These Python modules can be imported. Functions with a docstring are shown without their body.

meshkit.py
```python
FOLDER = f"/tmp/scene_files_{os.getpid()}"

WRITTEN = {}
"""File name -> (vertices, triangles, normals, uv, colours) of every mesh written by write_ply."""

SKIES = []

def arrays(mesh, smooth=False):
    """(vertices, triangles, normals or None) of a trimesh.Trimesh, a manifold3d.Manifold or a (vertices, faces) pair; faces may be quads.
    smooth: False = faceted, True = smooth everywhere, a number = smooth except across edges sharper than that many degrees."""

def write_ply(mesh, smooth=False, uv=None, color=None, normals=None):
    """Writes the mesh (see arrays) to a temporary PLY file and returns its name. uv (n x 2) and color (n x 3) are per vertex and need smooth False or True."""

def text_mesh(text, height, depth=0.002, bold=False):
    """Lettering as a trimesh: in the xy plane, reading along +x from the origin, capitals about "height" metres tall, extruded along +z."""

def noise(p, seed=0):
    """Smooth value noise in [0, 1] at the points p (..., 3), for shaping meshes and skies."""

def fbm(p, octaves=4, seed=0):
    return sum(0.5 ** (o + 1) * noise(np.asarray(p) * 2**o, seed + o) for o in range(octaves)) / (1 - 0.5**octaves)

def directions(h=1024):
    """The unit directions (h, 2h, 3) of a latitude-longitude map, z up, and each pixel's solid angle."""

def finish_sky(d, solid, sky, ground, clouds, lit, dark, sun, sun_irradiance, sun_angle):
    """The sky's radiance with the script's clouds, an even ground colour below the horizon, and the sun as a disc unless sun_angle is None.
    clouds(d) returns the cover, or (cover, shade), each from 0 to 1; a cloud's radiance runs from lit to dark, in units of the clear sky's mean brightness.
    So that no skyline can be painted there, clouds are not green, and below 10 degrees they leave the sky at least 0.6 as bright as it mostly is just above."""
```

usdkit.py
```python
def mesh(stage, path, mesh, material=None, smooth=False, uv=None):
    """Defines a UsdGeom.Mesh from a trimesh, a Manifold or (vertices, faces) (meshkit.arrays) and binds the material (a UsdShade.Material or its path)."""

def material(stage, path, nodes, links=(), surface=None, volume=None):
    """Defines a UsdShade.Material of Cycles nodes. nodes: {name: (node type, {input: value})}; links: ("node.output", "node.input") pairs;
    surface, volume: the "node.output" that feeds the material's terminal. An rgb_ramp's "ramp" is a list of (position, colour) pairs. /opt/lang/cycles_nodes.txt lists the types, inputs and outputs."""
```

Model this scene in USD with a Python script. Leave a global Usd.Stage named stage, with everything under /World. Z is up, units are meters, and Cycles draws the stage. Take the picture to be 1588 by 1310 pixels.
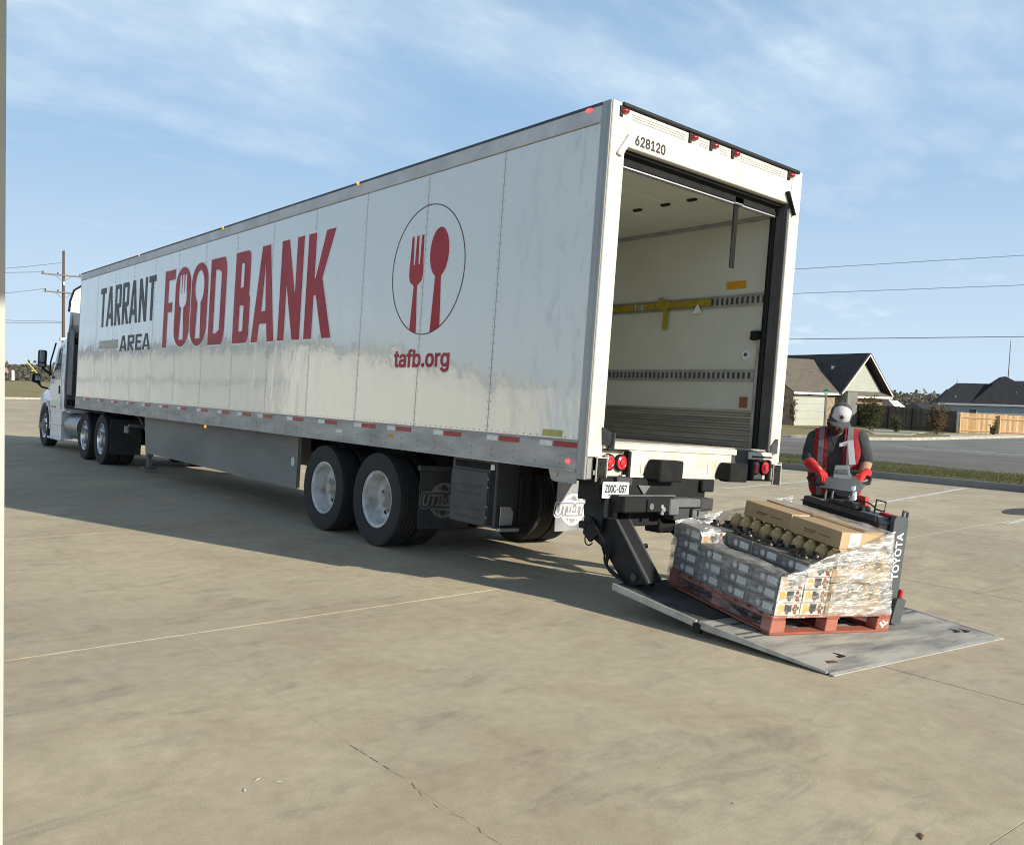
import math, random
import numpy as np
import trimesh, manifold3d as m3
from manifold3d import Manifold, CrossSection
from shapely.geometry import Polygon, Point, LineString, MultiPolygon, box as sbox
from shapely.ops import unary_union
from shapely import affinity
import usdkit, meshkit
from pxr import Usd, UsdGeom, UsdLux, UsdShade, Gf, Sdf

random.seed(7)
RNG = np.random.default_rng(7)
stage = Usd.Stage.CreateInMemory()
UsdGeom.SetStageUpAxis(stage, UsdGeom.Tokens.z)
UsdGeom.SetStageMetersPerUnit(stage, 1.0)
UsdGeom.Xform.Define(stage, '/World')
UsdGeom.Scope.Define(stage, '/World/Looks')

# ------------------------------------------------------------------ camera, sky, sun, exposure
CAM_POS = np.array([-4.9479, -5.1722, 1.7175])
CAM_R = np.array([0.78728884, -0.61595346, 0.02788586])
CAM_U = np.array([0.02409916, 0.07593144, 0.99682177])
CAM_F = np.array([0.61611323, 0.78411463, -0.07462393])
EXPOSURE = 0.2
SUN_EL, SUN_AZ = math.radians(22.0), math.radians(160.4)      # azimuth from +y towards +x
SKY_STRENGTH, SUN_INTENSITY = 0.052, 1.25

cam = UsdGeom.Camera.Define(stage, '/World/camera')
cm = np.eye(4)
cm[0, :3], cm[1, :3], cm[2, :3], cm[3, :3] = CAM_R, CAM_U, -CAM_F, CAM_POS
cam.AddTransformOp().Set(Gf.Matrix4d(cm.tolist()))
cam.CreateHorizontalApertureAttr(36.0)
cam.CreateVerticalApertureAttr(36.0 * 844 / 1024)
cam.CreateFocalLengthAttr(1395.03 / 1588 * 36)
cam.CreateHorizontalApertureOffsetAttr(29.74 / 1588 * 36)
cam.CreateVerticalApertureOffsetAttr(55.17 / 1588 * 36)
cam.CreateExposureAttr(EXPOSURE)
cam.CreateClippingRangeAttr(Gf.Vec2f(0.05, 20000))

sky_mat = usdkit.material(stage, '/World/Looks/sky', {
    'tc': ('texture_coordinate', {}),
    'sep': ('separate_xyz', {}),
    'zp': ('math', {'math_type': 'add', 'value2': 0.22}),
    'zc': ('math', {'math_type': 'maximum', 'value2': 0.05}),
    'ux': ('math', {'math_type': 'divide'}), 'uy': ('math', {'math_type': 'divide'}),
    'uv': ('combine_xyz', {}),
    'map': ('mapping', {'rotation': (0, 0, 0.95), 'scale': (0.62, 1.55, 1.0), 'location': (0.4, 1.3, 0)}),
    'n1': ('noise_texture', {'scale': 1.25, 'detail': 9.0, 'roughness': 0.55, 'distortion': 0.4}),
    'n2': ('noise_texture', {'scale': 0.8, 'detail': 3.0, 'roughness': 0.5}),
    'map2': ('mapping', {'rotation': (0, 0, 0.3), 'scale': (2.2, 3.2, 1.0)}),
    'n3': ('noise_texture', {'scale': 3.2, 'detail': 6.0, 'roughness': 0.6, 'distortion': 0.3}),
    'r1': ('map_range', {'range_type': 'smoothstep', 'from_min': 0.36, 'from_max': 0.62, 'clamp': True}),
    'r2': ('map_range', {'from_min': 0.34, 'from_max': 0.60, 'to_min': 0.28, 'to_max': 1.0, 'clamp': True}),
    'r3': ('map_range', {'from_min': 0.40, 'from_max': 0.70, 'to_min': 0.55, 'to_max': 1.0, 'clamp': True}),
    'mul': ('math', {'math_type': 'multiply'}), 'mul2': ('math', {'math_type': 'multiply'}),
    'mul3': ('math', {'math_type': 'multiply', 'value2': 1.0}),
    'low': ('map_range', {'range_type': 'smoothstep', 'from_min': 0.28, 'from_max': 0.80, 'to_min': 0.86, 'to_max': 0.04, 'clamp': True}),
    'max': ('math', {'math_type': 'multiply'}), 'amp': ('map_range', {'from_min': 0.35, 'from_max': 0.9, 'to_min': 1.0, 'to_max': 0.12, 'clamp': True}),
    'sky': ('sky_texture', {'sky_type': 'single_scattering', 'sun_disc': False, 'sun_elevation': SUN_EL, 'sun_rotation': SUN_AZ,
                            'air_density': 1.0, 'aerosol_density': 0.25, 'ozone_density': 2.0}),
    'blue': ('mix', {'color2': (6.3, 10.0, 14.8)}), 'mix': ('mix', {'color2': (12.2, 14.6, 16.6)}),
    'hz': ('map_range', {'range_type': 'smoothstep', 'from_min': 0.0, 'from_max': 0.32, 'to_min': 0.72, 'to_max': 0.0, 'clamp': True}), 'cf': ('math', {'math_type': 'maximum'}),
    'bg': ('background_shader', {'strength': SKY_STRENGTH})},
    [('tc.generated', 'sep.vector'), ('sep.z', 'zc.value1'), ('zc.value', 'zp.value1'),
     ('sep.x', 'ux.value1'), ('zp.value', 'ux.value2'), ('sep.y', 'uy.value1'), ('zp.value', 'uy.value2'),
     ('ux.value', 'uv.x'), ('uy.value', 'uv.y'), ('uv.vector', 'map.vector'), ('map.vector', 'n1.vector'), ('uv.vector', 'n2.vector'),
     ('uv.vector', 'map2.vector'), ('map2.vector', 'n3.vector'),
     ('n1.fac', 'r1.value'), ('n2.fac', 'r2.value'), ('n3.fac', 'r3.value'), ('r1.result', 'mul.value1'), ('r2.result', 'mul.value2'),
     ('mul.value', 'mul2.value1'), ('r3.result', 'mul2.value2'), ('mul2.value', 'mul3.value1'),
     ('sep.z', 'low.value'), ('sep.z', 'amp.value'), ('mul3.value', 'max.value1'), ('amp.result', 'max.value2'), ('sep.z', 'hz.value'), ('max.value', 'cf.value1'), ('hz.result', 'cf.value2'), ('low.result', 'blue.fac'), ('sky.color', 'blue.color1'),
     ('blue.color', 'mix.color1'), ('cf.value', 'mix.fac'),
     ('mix.color', 'bg.color')], surface='bg.background')
dome = UsdLux.DomeLight.Define(stage, '/World/sky')
UsdShade.MaterialBindingAPI.Apply(dome.GetPrim()).Bind(sky_mat)
dome.GetPrim().SetCustomDataByKey('kind', 'structure')
dome.GetPrim().SetCustomDataByKey('label', 'blue sky with thin white streaky clouds')

sun = UsdLux.DistantLight.Define(stage, '/World/sun')
sun.CreateIntensityAttr(SUN_INTENSITY)
sun.CreateAngleAttr(0.53)
sun.CreateNormalizeAttr(True)
sun.CreateColorAttr(Gf.Vec3f(1.0, 0.93, 0.80))
S = np.array([math.sin(SUN_AZ) * math.cos(SUN_EL), math.cos(SUN_AZ) * math.cos(SUN_EL), math.sin(SUN_EL)])
sx = np.cross([0, 0, 1], S); sx /= np.linalg.norm(sx)
sm = np.eye(4); sm[0, :3], sm[1, :3], sm[2, :3] = sx, np.cross(S, sx), S
sun.AddTransformOp().Set(Gf.Matrix4d(sm.tolist()))

# ------------------------------------------------------------------ helpers
USED = {}
def fresh(parent, name):
    k = parent + '/' + name
    n = USED.get(k, 0); USED[k] = n + 1
    return k if n == 0 else f'{k}_{n:03d}'

def xf(M):
    return Gf.Matrix4d(np.asarray(M, float).T.tolist())

def tag(p, label=None, cat=None, group=None, kind=None):
    for k, v in (('label', label), ('category', cat), ('group', group), ('kind', kind)):
        if v: p.SetCustomDataByKey(k, v)
    return p

def thing(name, label, cat, M=None, group=None, kind=None):
    path = fresh('/World', name)
    x = UsdGeom.Xform.Define(stage, path)
    if M is not None: x.AddTransformOp().Set(xf(M))
    tag(x.GetPrim(), label, cat, group, kind)
    return path

def copy(src, name, label, M, cat=None, group=None):
    path = fresh('/World', name)
    x = UsdGeom.Xform.Define(stage, path)
    x.AddTransformOp().Set(xf(M))
    p = x.GetPrim()
    p.GetReferences().AddInternalReference(src)
    p.SetInstanceable(True)
    was = stage.GetPrimAtPath(src).GetCustomData()
    tag(p, label, cat or was.get('category'), group or was.get('group'))
    return path

class MB:
    """collects faces of one mesh"""
    def __init__(s): s.v, s.f, s.n = [], [], 0
    def add(s, v, f):
        v = np.asarray(v, float).reshape(-1, 3); f = np.asarray(f, int)
        if f.shape[1] == 4: f = np.vstack([f[:, [0, 1, 2]], f[:, [0, 2, 3]]])
        s.v.append(v); s.f.append(f + s.n); s.n += len(v); return s
    def tm(s, m): return s.add(m.vertices, m.faces)
    def man(s, m):
        q = m.to_mesh(); return s.add(q.vert_properties[:, :3], q.tri_verts)
    def box(s, lo, hi, M=None):
        lo, hi = np.array(lo, float), np.array(hi, float)
        v = np.array([[(lo, hi)[i][0], (lo, hi)[j][1], (lo, hi)[k][2]] for i in (0, 1) for j in (0, 1) for k in (0, 1)])
        if M is not None: v = v @ np.asarray(M)[:3, :3].T + np.asarray(M)[:3, 3]
        return s.add(v, [[0, 1, 3, 2], [4, 6, 7, 5], [0, 4, 5, 1], [2, 3, 7, 6], [0, 2, 6, 4], [1, 5, 7, 3]])
    def cbox(s, lo, hi, c=0.006, M=None):
        lo, hi = np.array(lo, float), np.array(hi, float)
        c = min(c, (hi - lo).min() * 0.45)
        pts = []
        for i in (0, 1):
            for j in (0, 1):
                for k in (0, 1):
                    p = np.array([(lo, hi)[i][0], (lo, hi)[j][1], (lo, hi)[k][2]]); d = np.array([1 - 2 * i, 1 - 2 * j, 1 - 2 * k]) * c
                    for a in range(3):
                        q = p + d; q[a] = p[a]; pts.append(q)
        return s.hull(pts, M)
    def hull(s, pts, M=None):
        pts = np.asarray(pts, float)
        if M is not None: pts = pts @ np.asarray(M)[:3, :3].T + np.asarray(M)[:3, 3]
        return s.man(Manifold.hull_points(pts))
    def cyl(s, p0, p1, r0, r1=None, n=16):
        r1 = r0 if r1 is None else r1
        p0, p1 = np.array(p0, float), np.array(p1, float); d = p1 - p0; d /= np.linalg.norm(d)
        a = np.cross(d, [0, 0, 1] if abs(d[2]) < 0.9 else [1, 0, 0]); a /= np.linalg.norm(a); b = np.cross(d, a)
        t = np.arange(n) / n * 2 * np.pi; ring = np.cos(t)[:, None] * a + np.sin(t)[:, None] * b
        v = np.vstack([p0 + ring * r0, p1 + ring * r1, p0, p1]); i = np.arange(n); j = (i + 1) % n
        f = np.vstack([np.stack([i, j, n + j], 1), np.stack([i, n + j, n + i], 1), np.stack([j, i, np.full(n, 2 * n)], 1), np.stack([n + i, n + j, np.full(n, 2 * n + 1)], 1)])
        return s.add(v, f)
    def tube(s, path, r, n=8):
        path = np.asarray(path, float); r = np.broadcast_to(r, len(path)); V = []
        t = np.gradient(path, axis=0); t /= np.linalg.norm(t, axis=1, keepdims=True)
        ref = np.array([0, 0, 1.0]) if abs(t[0][2]) < 0.9 else np.array([1.0, 0, 0])
        a = np.cross(t[0], ref); a /= np.linalg.norm(a); ang = np.arange(n) / n * 2 * np.pi
        for p, d, rr in zip(path, t, r):
            a = a - d * (a @ d); a /= np.linalg.norm(a); b = np.cross(d, a)
            V.append(p + (np.cos(ang)[:, None] * a + np.sin(ang)[:, None] * b) * rr)
        m = len(path); V = np.vstack(V + [path[:1], path[-1:]]); F = []
        for k in range(m - 1):
            for i in range(n):
                j = (i + 1) % n; F += [[k * n + i, k * n + j, (k + 1) * n + j], [k * n + i, (k + 1) * n + j, (k + 1) * n + i]]
        for i in range(n):
            j = (i + 1) % n; F += [[j, i, m * n], [(m - 1) * n + i, (m - 1) * n + j, m * n + 1]]
        return s.add(V, F)
    def lathe(s, prof, o, axis, n=40):
        """prof: (radius, distance along axis) pairs, closed loop"""
        o, d = np.array(o, float), np.array(axis, float); d /= np.linalg.norm(d)
        a = np.cross(d, [0, 0, 1] if abs(d[2]) < 0.9 else [1, 0, 0]); a /= np.linalg.norm(a); b = np.cross(d, a)
        t = np.arange(n) / n * 2 * np.pi; ring = np.cos(t)[:, None] * a + np.sin(t)[:, None] * b
        V = np.vstack([o + d * h + ring * r for r, h in prof]); m = len(prof); F = []
        for k in range(m - 1):
            i = np.arange(n); j = (i + 1) % n
            F.append(np.stack([k * n + i, k * n + j, (k + 1) * n + j, (k + 1) * n + i], 1))
        return s.add(V, np.vstack(F))
    def flat(s, shape, depth, O=(0, 0, 0), X=(1, 0, 0), Y=(0, 1, 0)):
        """a shapely shape extruded along X x Y, its back at O"""
        X, Y, O = (np.array(k, float) for k in (X, Y, O)); N = np.cross(X, Y); N /= np.linalg.norm(N)
        for g in (shape.geoms if hasattr(shape, 'geoms') else [shape]):
            if g.is_empty or g.geom_type != 'Polygon': continue
            rings = [np.array(g.exterior.coords)[:-1]] + [np.array(h.coords)[:-1] for h in g.interiors]
            q = Manifold.extrude(CrossSection(rings, m3.FillRule.EvenOdd), depth).to_mesh()
            v = q.vert_properties[:, :3]
            s.add(O + v[:, :1] * X + v[:, 1:2] * Y + v[:, 2:3] * N, q.tri_verts)
        return s
    def grid(s, P):
        P = np.asarray(P, float); h, w = P.shape[:2]; i = np.arange(h * w).reshape(h, w)
        return s.add(P.reshape(-1, 3), np.stack([i[:-1, :-1].ravel(), i[:-1, 1:].ravel(), i[1:, 1:].ravel(), i[1:, :-1].ravel()], 1))
    def mesh(s):
        v, f = np.vstack(s.v), np.vstack(s.f)
        return (v, f)

def part(parent, name, mb, material, label=None, smooth=False, kind=None):
    path = fresh(parent, name)
    m = usdkit.mesh(stage, path, mb.mesh() if isinstance(mb, MB) else mb, M[material], smooth=smooth)
    tag(m.GetPrim(), label, kind=kind)
    return path

def solo(name, mb, material, label, cat=None, group=None, kind=None, smooth=False):
    p = part('/World', name, mb, material, smooth=smooth)
    tag(stage.GetPrimAtPath(p), label, cat, group, kind)
    return p

def text2d(s, height, bold=False, sx=1.0):
    """lettering as a shapely shape, capitals 'height' tall, from the origin along +x"""
    import glob
    from PIL import Image, ImageDraw, ImageFont
    font = ImageFont.truetype(glob.glob('/opt/blender-*/*/datafiles/fonts/Inter.woff2')[0], 96)
    st = 3 if bold else 0
    x0, y0, x1, y1 = font.getbbox(s, anchor='ls', stroke_width=st)
    im = Image.new('L', (x1 - x0 + 8, y1 - y0 + 8))
    ImageDraw.Draw(im).text((4 - x0, 4 - y0), s, 255, font, anchor='ls', stroke_width=st, stroke_fill=255)
    on = np.pad(np.asarray(im) > 127, ((0, 0), (1, 1))).astype(np.int8)
    rows, st_ = np.nonzero(np.diff(on, axis=1) == 1); en = np.nonzero(np.diff(on, axis=1) == -1)[1]
    shp = unary_union([sbox(a, -r - 1, b, -r) for r, a, b in zip(rows, st_, en)]).buffer(0.6).buffer(-0.6).simplify(0.7)
    k = height / 70.0
    shp = affinity.translate(shp, -4 + x0 * 0, (4 - y0))
    return affinity.scale(shp, k * sx, k, origin=(0, 0))

def rot(axis, deg):
    return trimesh.transformations.rotation_matrix(math.radians(deg), axis)
def trans(p):
    T = np.eye(4); T[:3, 3] = p; return T
def frame(o, x, y):
    x, y = np.array(x, float), np.array(y, float); x /= np.linalg.norm(x); z = np.cross(x, y); z /= np.linalg.norm(z)
    T = np.eye(4); T[:3, 0], T[:3, 1], T[:3, 2], T[:3, 3] = x, np.cross(z, x), z, o; return T

# ------------------------------------------------------------------ materials
M = {}
def plain(name, col, rough=0.6, metal=0.0, vary=0.15, scale=3.0, bump=0.0, bscale=40.0, col2=None, coat=0.0, spec=0.5, stretch=(1, 1, 1), rlo=None, detail=6.0, emit=0.0, ramp=(0.3, 0.7)):
    """surface of one colour with worn patches, fine grain and uneven gloss"""
    col = np.array(col, float); c2 = np.array(col2, float) if col2 is not None else col * (1 - vary); c1 = col if col2 is not None else np.minimum(col * (1 + vary * 0.4), 1)
    nodes = {'g': ('geometry', {}), 'mp': ('mapping', {'scale': stretch}),
             'n': ('noise_texture', {'scale': scale, 'detail': detail, 'roughness': 0.62}),
             'r': ('map_range', {'from_min': ramp[0], 'from_max': ramp[1], 'clamp': True}),
             'mx': ('mix', {'color1': c1, 'color2': c2}),
             'rr': ('map_range', {'from_min': 0.3, 'from_max': 0.7, 'to_min': rough if rlo is None else rlo, 'to_max': min(rough * 1.25 + 0.03, 1), 'clamp': True}),
             'p': ('principled_bsdf', {'metallic': metal, 'coat_weight': coat, 'specular_ior_level': spec})}
    links = [('g.position', 'mp.vector'), ('mp.vector', 'n.vector'), ('n.fac', 'r.value'), ('r.result', 'mx.fac'), ('mx.color', 'p.base_color'), ('n.fac', 'rr.value'), ('rr.result', 'p.roughness')]
    if emit:
        nodes['p'][1].update({'emission_color': tuple(col), 'emission_strength': emit})
    if bump:
        nodes['bn'] = ('noise_texture', {'scale': bscale, 'detail': 4.0}); nodes['b'] = ('bump', {'strength': 1.0, 'distance': bump})
        links += [('mp.vector', 'bn.vector'), ('bn.fac', 'b.height'), ('b.normal', 'p.normal')]
    M[name] = usdkit.material(stage, '/World/Looks/' + name, nodes, links, surface='p.BSDF')
    return M[name]

def concrete(name, a, b, stain, dark):
    M[name] = usdkit.material(stage, '/World/Looks/' + name, {
        'g': ('geometry', {}),
        'n1': ('noise_texture', {'scale': 0.22, 'detail': 8.0, 'roughness': 0.6, 'distortion': 0.6}),
        'n2': ('noise_texture', {'scale': 1.1, 'detail': 7.0, 'roughness': 0.62, 'distortion': 0.8}),
        'mp': ('mapping', {'scale': (0.5, 1.6, 1.0), 'rotation': (0, 0, 0.66)}),
        'n3': ('noise_texture', {'scale': 1.7, 'detail': 8.0, 'roughness': 0.7, 'distortion': 1.2}),
        'n4': ('noise_texture', {'scale': 110.0, 'detail': 4.0, 'roughness': 0.7}),
        'n5': ('noise_texture', {'scale': 9.0, 'detail': 6.0, 'roughness': 0.65}),
        'v': ('voronoi_texture', {'scale': 2.3, 'randomness': 1.0}),
        'vr': ('map_range', {'from_min': 0.008, 'from_max': 0.018, 'to_min': 1.0, 'to_max': 0.0, 'clamp': True}),
        'r1': ('map_range', {'from_min': 0.36, 'from_max': 0.64, 'clamp': True}),
        'r2': ('map_range', {'from_min': 0.45, 'from_max': 0.70, 'to_max': 0.8, 'clamp': True}),
        'r3': ('map_range', {'from_min': 0.55, 'from_max': 0.74, 'to_max': 0.75, 'clamp': True}),
        'r4': ('map_range', {'from_min': 0.25, 'from_max': 0.75, 'to_min': 0.82, 'to_max': 1.18}),
        'r5': ('map_range', {'from_min': 0.25, 'from_max': 0.75, 'to_min': 0.86, 'to_max': 1.14}),
        'm1': ('mix', {'color1': a, 'color2': b}), 'm2': ('mix', {'color2': stain}), 'm3': ('mix', {'color2': dark}),
        'm4': ('mix', {'mix_type': 'multiply', 'fac': 1.0}), 'm5': ('mix', {'mix_type': 'multiply', 'fac': 1.0}), 'm6': ('mix', {'color2': (0.035, 0.032, 0.028)}),
        'b': ('bump', {'strength': 0.6, 'distance': 0.0012}),
        'p': ('principled_bsdf', {'roughness': 0.82, 'specular_ior_level': 0.3})},
        [('g.position', 'n1.vector'), ('g.position', 'n2.vector'), ('g.position', 'mp.vector'), ('mp.vector', 'n3.vector'), ('g.position', 'n4.vector'), ('g.position', 'n5.vector'), ('g.position', 'v.vector'),
         ('n1.fac', 'r1.value'), ('n2.fac', 'r2.value'), ('n3.fac', 'r3.value'), ('n4.fac', 'r4.value'), ('n5.fac', 'r5.value'), ('v.distance', 'vr.value'),
         ('r1.result', 'm1.fac'), ('m1.color', 'm2.color1'), ('r2.result', 'm2.fac'), ('m2.color', 'm3.color1'), ('r3.result', 'm3.fac'),
         ('m3.color', 'm4.color1'), ('r4.result', 'm4.color2'), ('m4.color', 'm5.color1'), ('r5.result', 'm5.color2'), ('m5.color', 'm6.color1'), ('vr.result', 'm6.fac'), ('m6.color', 'p.base_color'),
         ('n4.fac', 'b.height'), ('b.normal', 'p.normal')], surface='p.BSDF')

concrete('concrete', (0.60, 0.51, 0.345), (0.47, 0.405, 0.30), (0.43, 0.345, 0.235), (0.27, 0.245, 0.21))
plain('joint_sealant', (0.54, 0.47, 0.35), 0.9, vary=0.45, scale=4, ramp=(0.42, 0.6))
plain('crack_filler', (0.05, 0.045, 0.04), 0.9, col2=(0.44, 0.37, 0.26), scale=5.0, ramp=(0.40, 0.46))
plain('kerb_concrete', (0.50, 0.46, 0.38), 0.85, vary=0.35, scale=2.5, bump=0.002)
plain('asphalt', (0.185, 0.17, 0.155), 0.9, vary=0.3, scale=0.5, bump=0.004, bscale=60)
plain('asphalt_new', (0.23, 0.225, 0.215), 0.9, vary=0.3, scale=0.6, bump=0.004, bscale=60)
plain('line_paint', (0.74, 0.72, 0.66), 0.8, col2=(0.42, 0.38, 0.30), scale=7, ramp=(0.52, 0.68))
plain('grass', (0.105, 0.105, 0.035), 0.9, col2=(0.20, 0.165, 0.065), scale=0.9, bump=0.03, bscale=25)
plain('dry_grass', (0.24, 0.215, 0.085), 0.9, col2=(0.32, 0.26, 0.12), scale=0.35, bump=0.03, bscale=15)
plain('soil', (0.13, 0.12, 0.06), 0.95, vary=0.3, scale=0.2)
plain('brush', (0.14, 0.12, 0.085), 0.95, col2=(0.20, 0.165, 0.115), scale=0.05)
plain('shadow_paint', (0.075, 0.07, 0.065), 0.7, vary=0.3, scale=4)  # near-black for a shadow painted on the lot

def leaf(name, a, b):
    M[name] = usdkit.material(stage, '/World/Looks/' + name, {
        'g': ('geometry', {}), 'mx': ('mix', {'color1': a, 'color2': b}), 'd': ('principled_bsdf', {'roughness': 0.7}),
        't': ('translucent_bsdf', {'color': tuple(np.array(b) * 1.2)}), 'm': ('mix_closure', {'fac': 0.25})},
        [('g.random_per_island', 'mx.fac'), ('mx.color', 'd.base_color'), ('d.BSDF', 'm.closure1'), ('t.BSDF', 'm.closure2')], surface='m.closure')
leaf('far_leaf', (0.135, 0.12, 0.088), (0.19, 0.165, 0.12))
leaf('shrub_leaf', (0.05, 0.065, 0.02), (0.16, 0.14, 0.05))
leaf('autumn_leaf', (0.10, 0.07, 0.035), (0.22, 0.15, 0.07))
leaf('grass_blade', (0.07, 0.085, 0.025), (0.32, 0.28, 0.13))

# glossy trailer skin: white paint whose sheet ripples, grimy near the back
M['trailer_skin'] = usdkit.material(stage, '/World/Looks/trailer_skin', {
    'g': ('geometry', {}), 'mp': ('mapping', {'scale': (1, 1.5, 0.75)}), 'mp2': ('mapping', {'scale': (1, 4.0, 2.4)}), 'mp3': ('mapping', {'scale': (1, 4.2, 1.5)}),
    'w': ('noise_texture', {'scale': 1.5, 'detail': 1.5, 'roughness': 0.4, 'distortion': 0.3}),
    'w2': ('noise_texture', {'scale': 3.0, 'detail': 2.0}),
    'ad': ('math', {'math_type': 'multiply_add', 'value2': 0.13}),
    'b': ('bump', {'strength': 1.0, 'distance': 0.011}),
    'd': ('noise_texture', {'scale': 1.6, 'detail': 9.0, 'roughness': 0.72, 'distortion': 0.3}),
    'dr': ('map_range', {'from_min': 0.52, 'from_max': 0.74, 'to_max': 0.5, 'clamp': True}),
    'sp': ('separate_xyz', {}), 'yr': ('map_range', {'from_min': 0.3, 'from_max': 1.7, 'to_min': 1.0, 'to_max': 0.06, 'clamp': True}),
    'ml': ('math', {'math_type': 'multiply'}),
    'mx': ('mix', {'color1': (0.655, 0.62, 0.535), 'color2': (0.20, 0.205, 0.195)}),
    'rr': ('map_range', {'from_min': 0.3, 'from_max': 0.7, 'to_min': 0.08, 'to_max': 0.20}),
    'p': ('principled_bsdf', {'metallic': 0.18, 'specular_ior_level': 0.8, 'ior': 1.6, 'coat_weight': 1.0, 'coat_roughness': 0.05, 'coat_ior': 1.6})},
    [('g.position', 'mp.vector'), ('g.position', 'mp2.vector'), ('g.position', 'mp3.vector'), ('mp.vector', 'w.vector'), ('mp2.vector', 'w2.vector'), ('w2.fac', 'ad.value1'), ('w.fac', 'ad.value3'), ('ad.value', 'b.height'),
     ('b.normal', 'p.normal'), ('b.normal', 'p.coat_normal'), ('mp3.vector', 'd.vector'), ('d.fac', 'dr.value'), ('g.position', 'sp.vector'), ('sp.y', 'yr.value'), ('dr.result', 'ml.value1'), ('yr.result', 'ml.value2'),
     ('ml.value', 'mx.fac'), ('mx.color', 'p.base_color'), ('d.fac', 'rr.value'), ('rr.result', 'p.roughness')], surface='p.BSDF')
plain('rail_grey', (0.42, 0.41, 0.38), 0.45, 0.35, vary=0.3, scale=3.5, stretch=(1, 0.5, 2))
plain('top_rail', (0.55, 0.54, 0.52), 0.42, 0.2, vary=0.2, scale=3)
plain('frame_white', (0.66, 0.63, 0.55), 0.45, 0.0, col2=(0.44, 0.41, 0.345), ramp=(0.52, 0.80), scale=4, stretch=(1, 1, 0.4))
plain('post_grey', (0.36, 0.365, 0.35), 0.4, 0.5, vary=0.22, scale=3, stretch=(1, 1, 0.3))
plain('sill_steel', (0.72, 0.68, 0.58), 0.45, 0.15, col2=(0.47, 0.43, 0.36), scale=5, ramp=(0.45, 0.75))
plain('liner_white', (0.62, 0.63, 0.55), 0.45, vary=0.12, scale=1.2)
plain('scuff_aluminium', (0.50, 0.49, 0.45), 0.38, 0.85, vary=0.4, scale=2, stretch=(1, 0.3, 6))
plain('galvanised', (0.45, 0.46, 0.46), 0.4, 0.7, vary=0.3, scale=6)
plain('floor_aluminium', (0.42, 0.40, 0.36), 0.5, 0.6, vary=0.4, scale=2, stretch=(6, 0.4, 1))
plain('black_steel', (0.012, 0.0125, 0.013), 0.5, vary=0.4, scale=6, spec=0.3)
plain('black_matt', (0.008, 0.008, 0.008), 0.85, vary=0.3, scale=6)
plain('dark_grey_steel', (0.055, 0.058, 0.06), 0.5, vary=0.3, scale=4)
plain('track_grey', (0.085, 0.087, 0.085), 0.5, vary=0.3, scale=4)
plain('worn_grey_steel', (0.19, 0.195, 0.19), 0.45, 0.3, vary=0.35, scale=5)
plain('rubber', (0.022, 0.022, 0.023), 0.75, col2=(0.052, 0.048, 0.042), ramp=(0.45, 0.75), vary=0.35, scale=5, bump=0.001, bscale=50)
plain('rim_white', (0.66, 0.675, 0.665), 0.4, col2=(0.33, 0.30, 0.255), ramp=(0.44, 0.70), scale=7)
plain('rim_polished', (0.78, 0.78, 0.78), 0.12, 1.0, vary=0.15, scale=6)
plain('hub_grey', (0.48, 0.44, 0.38), 0.5, 0.2, vary=0.4, scale=10)
plain('skirt_grey', (0.20, 0.195, 0.175), 0.5, vary=0.25, scale=1.0, stretch=(1, 0.5, 1.5))
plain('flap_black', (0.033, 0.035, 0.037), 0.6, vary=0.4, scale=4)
plain('flap_sunlit', (0.30, 0.31, 0.32), 0.6, vary=0.4, scale=4)  # lighter grey of this flap holds the sunlight on it
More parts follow.
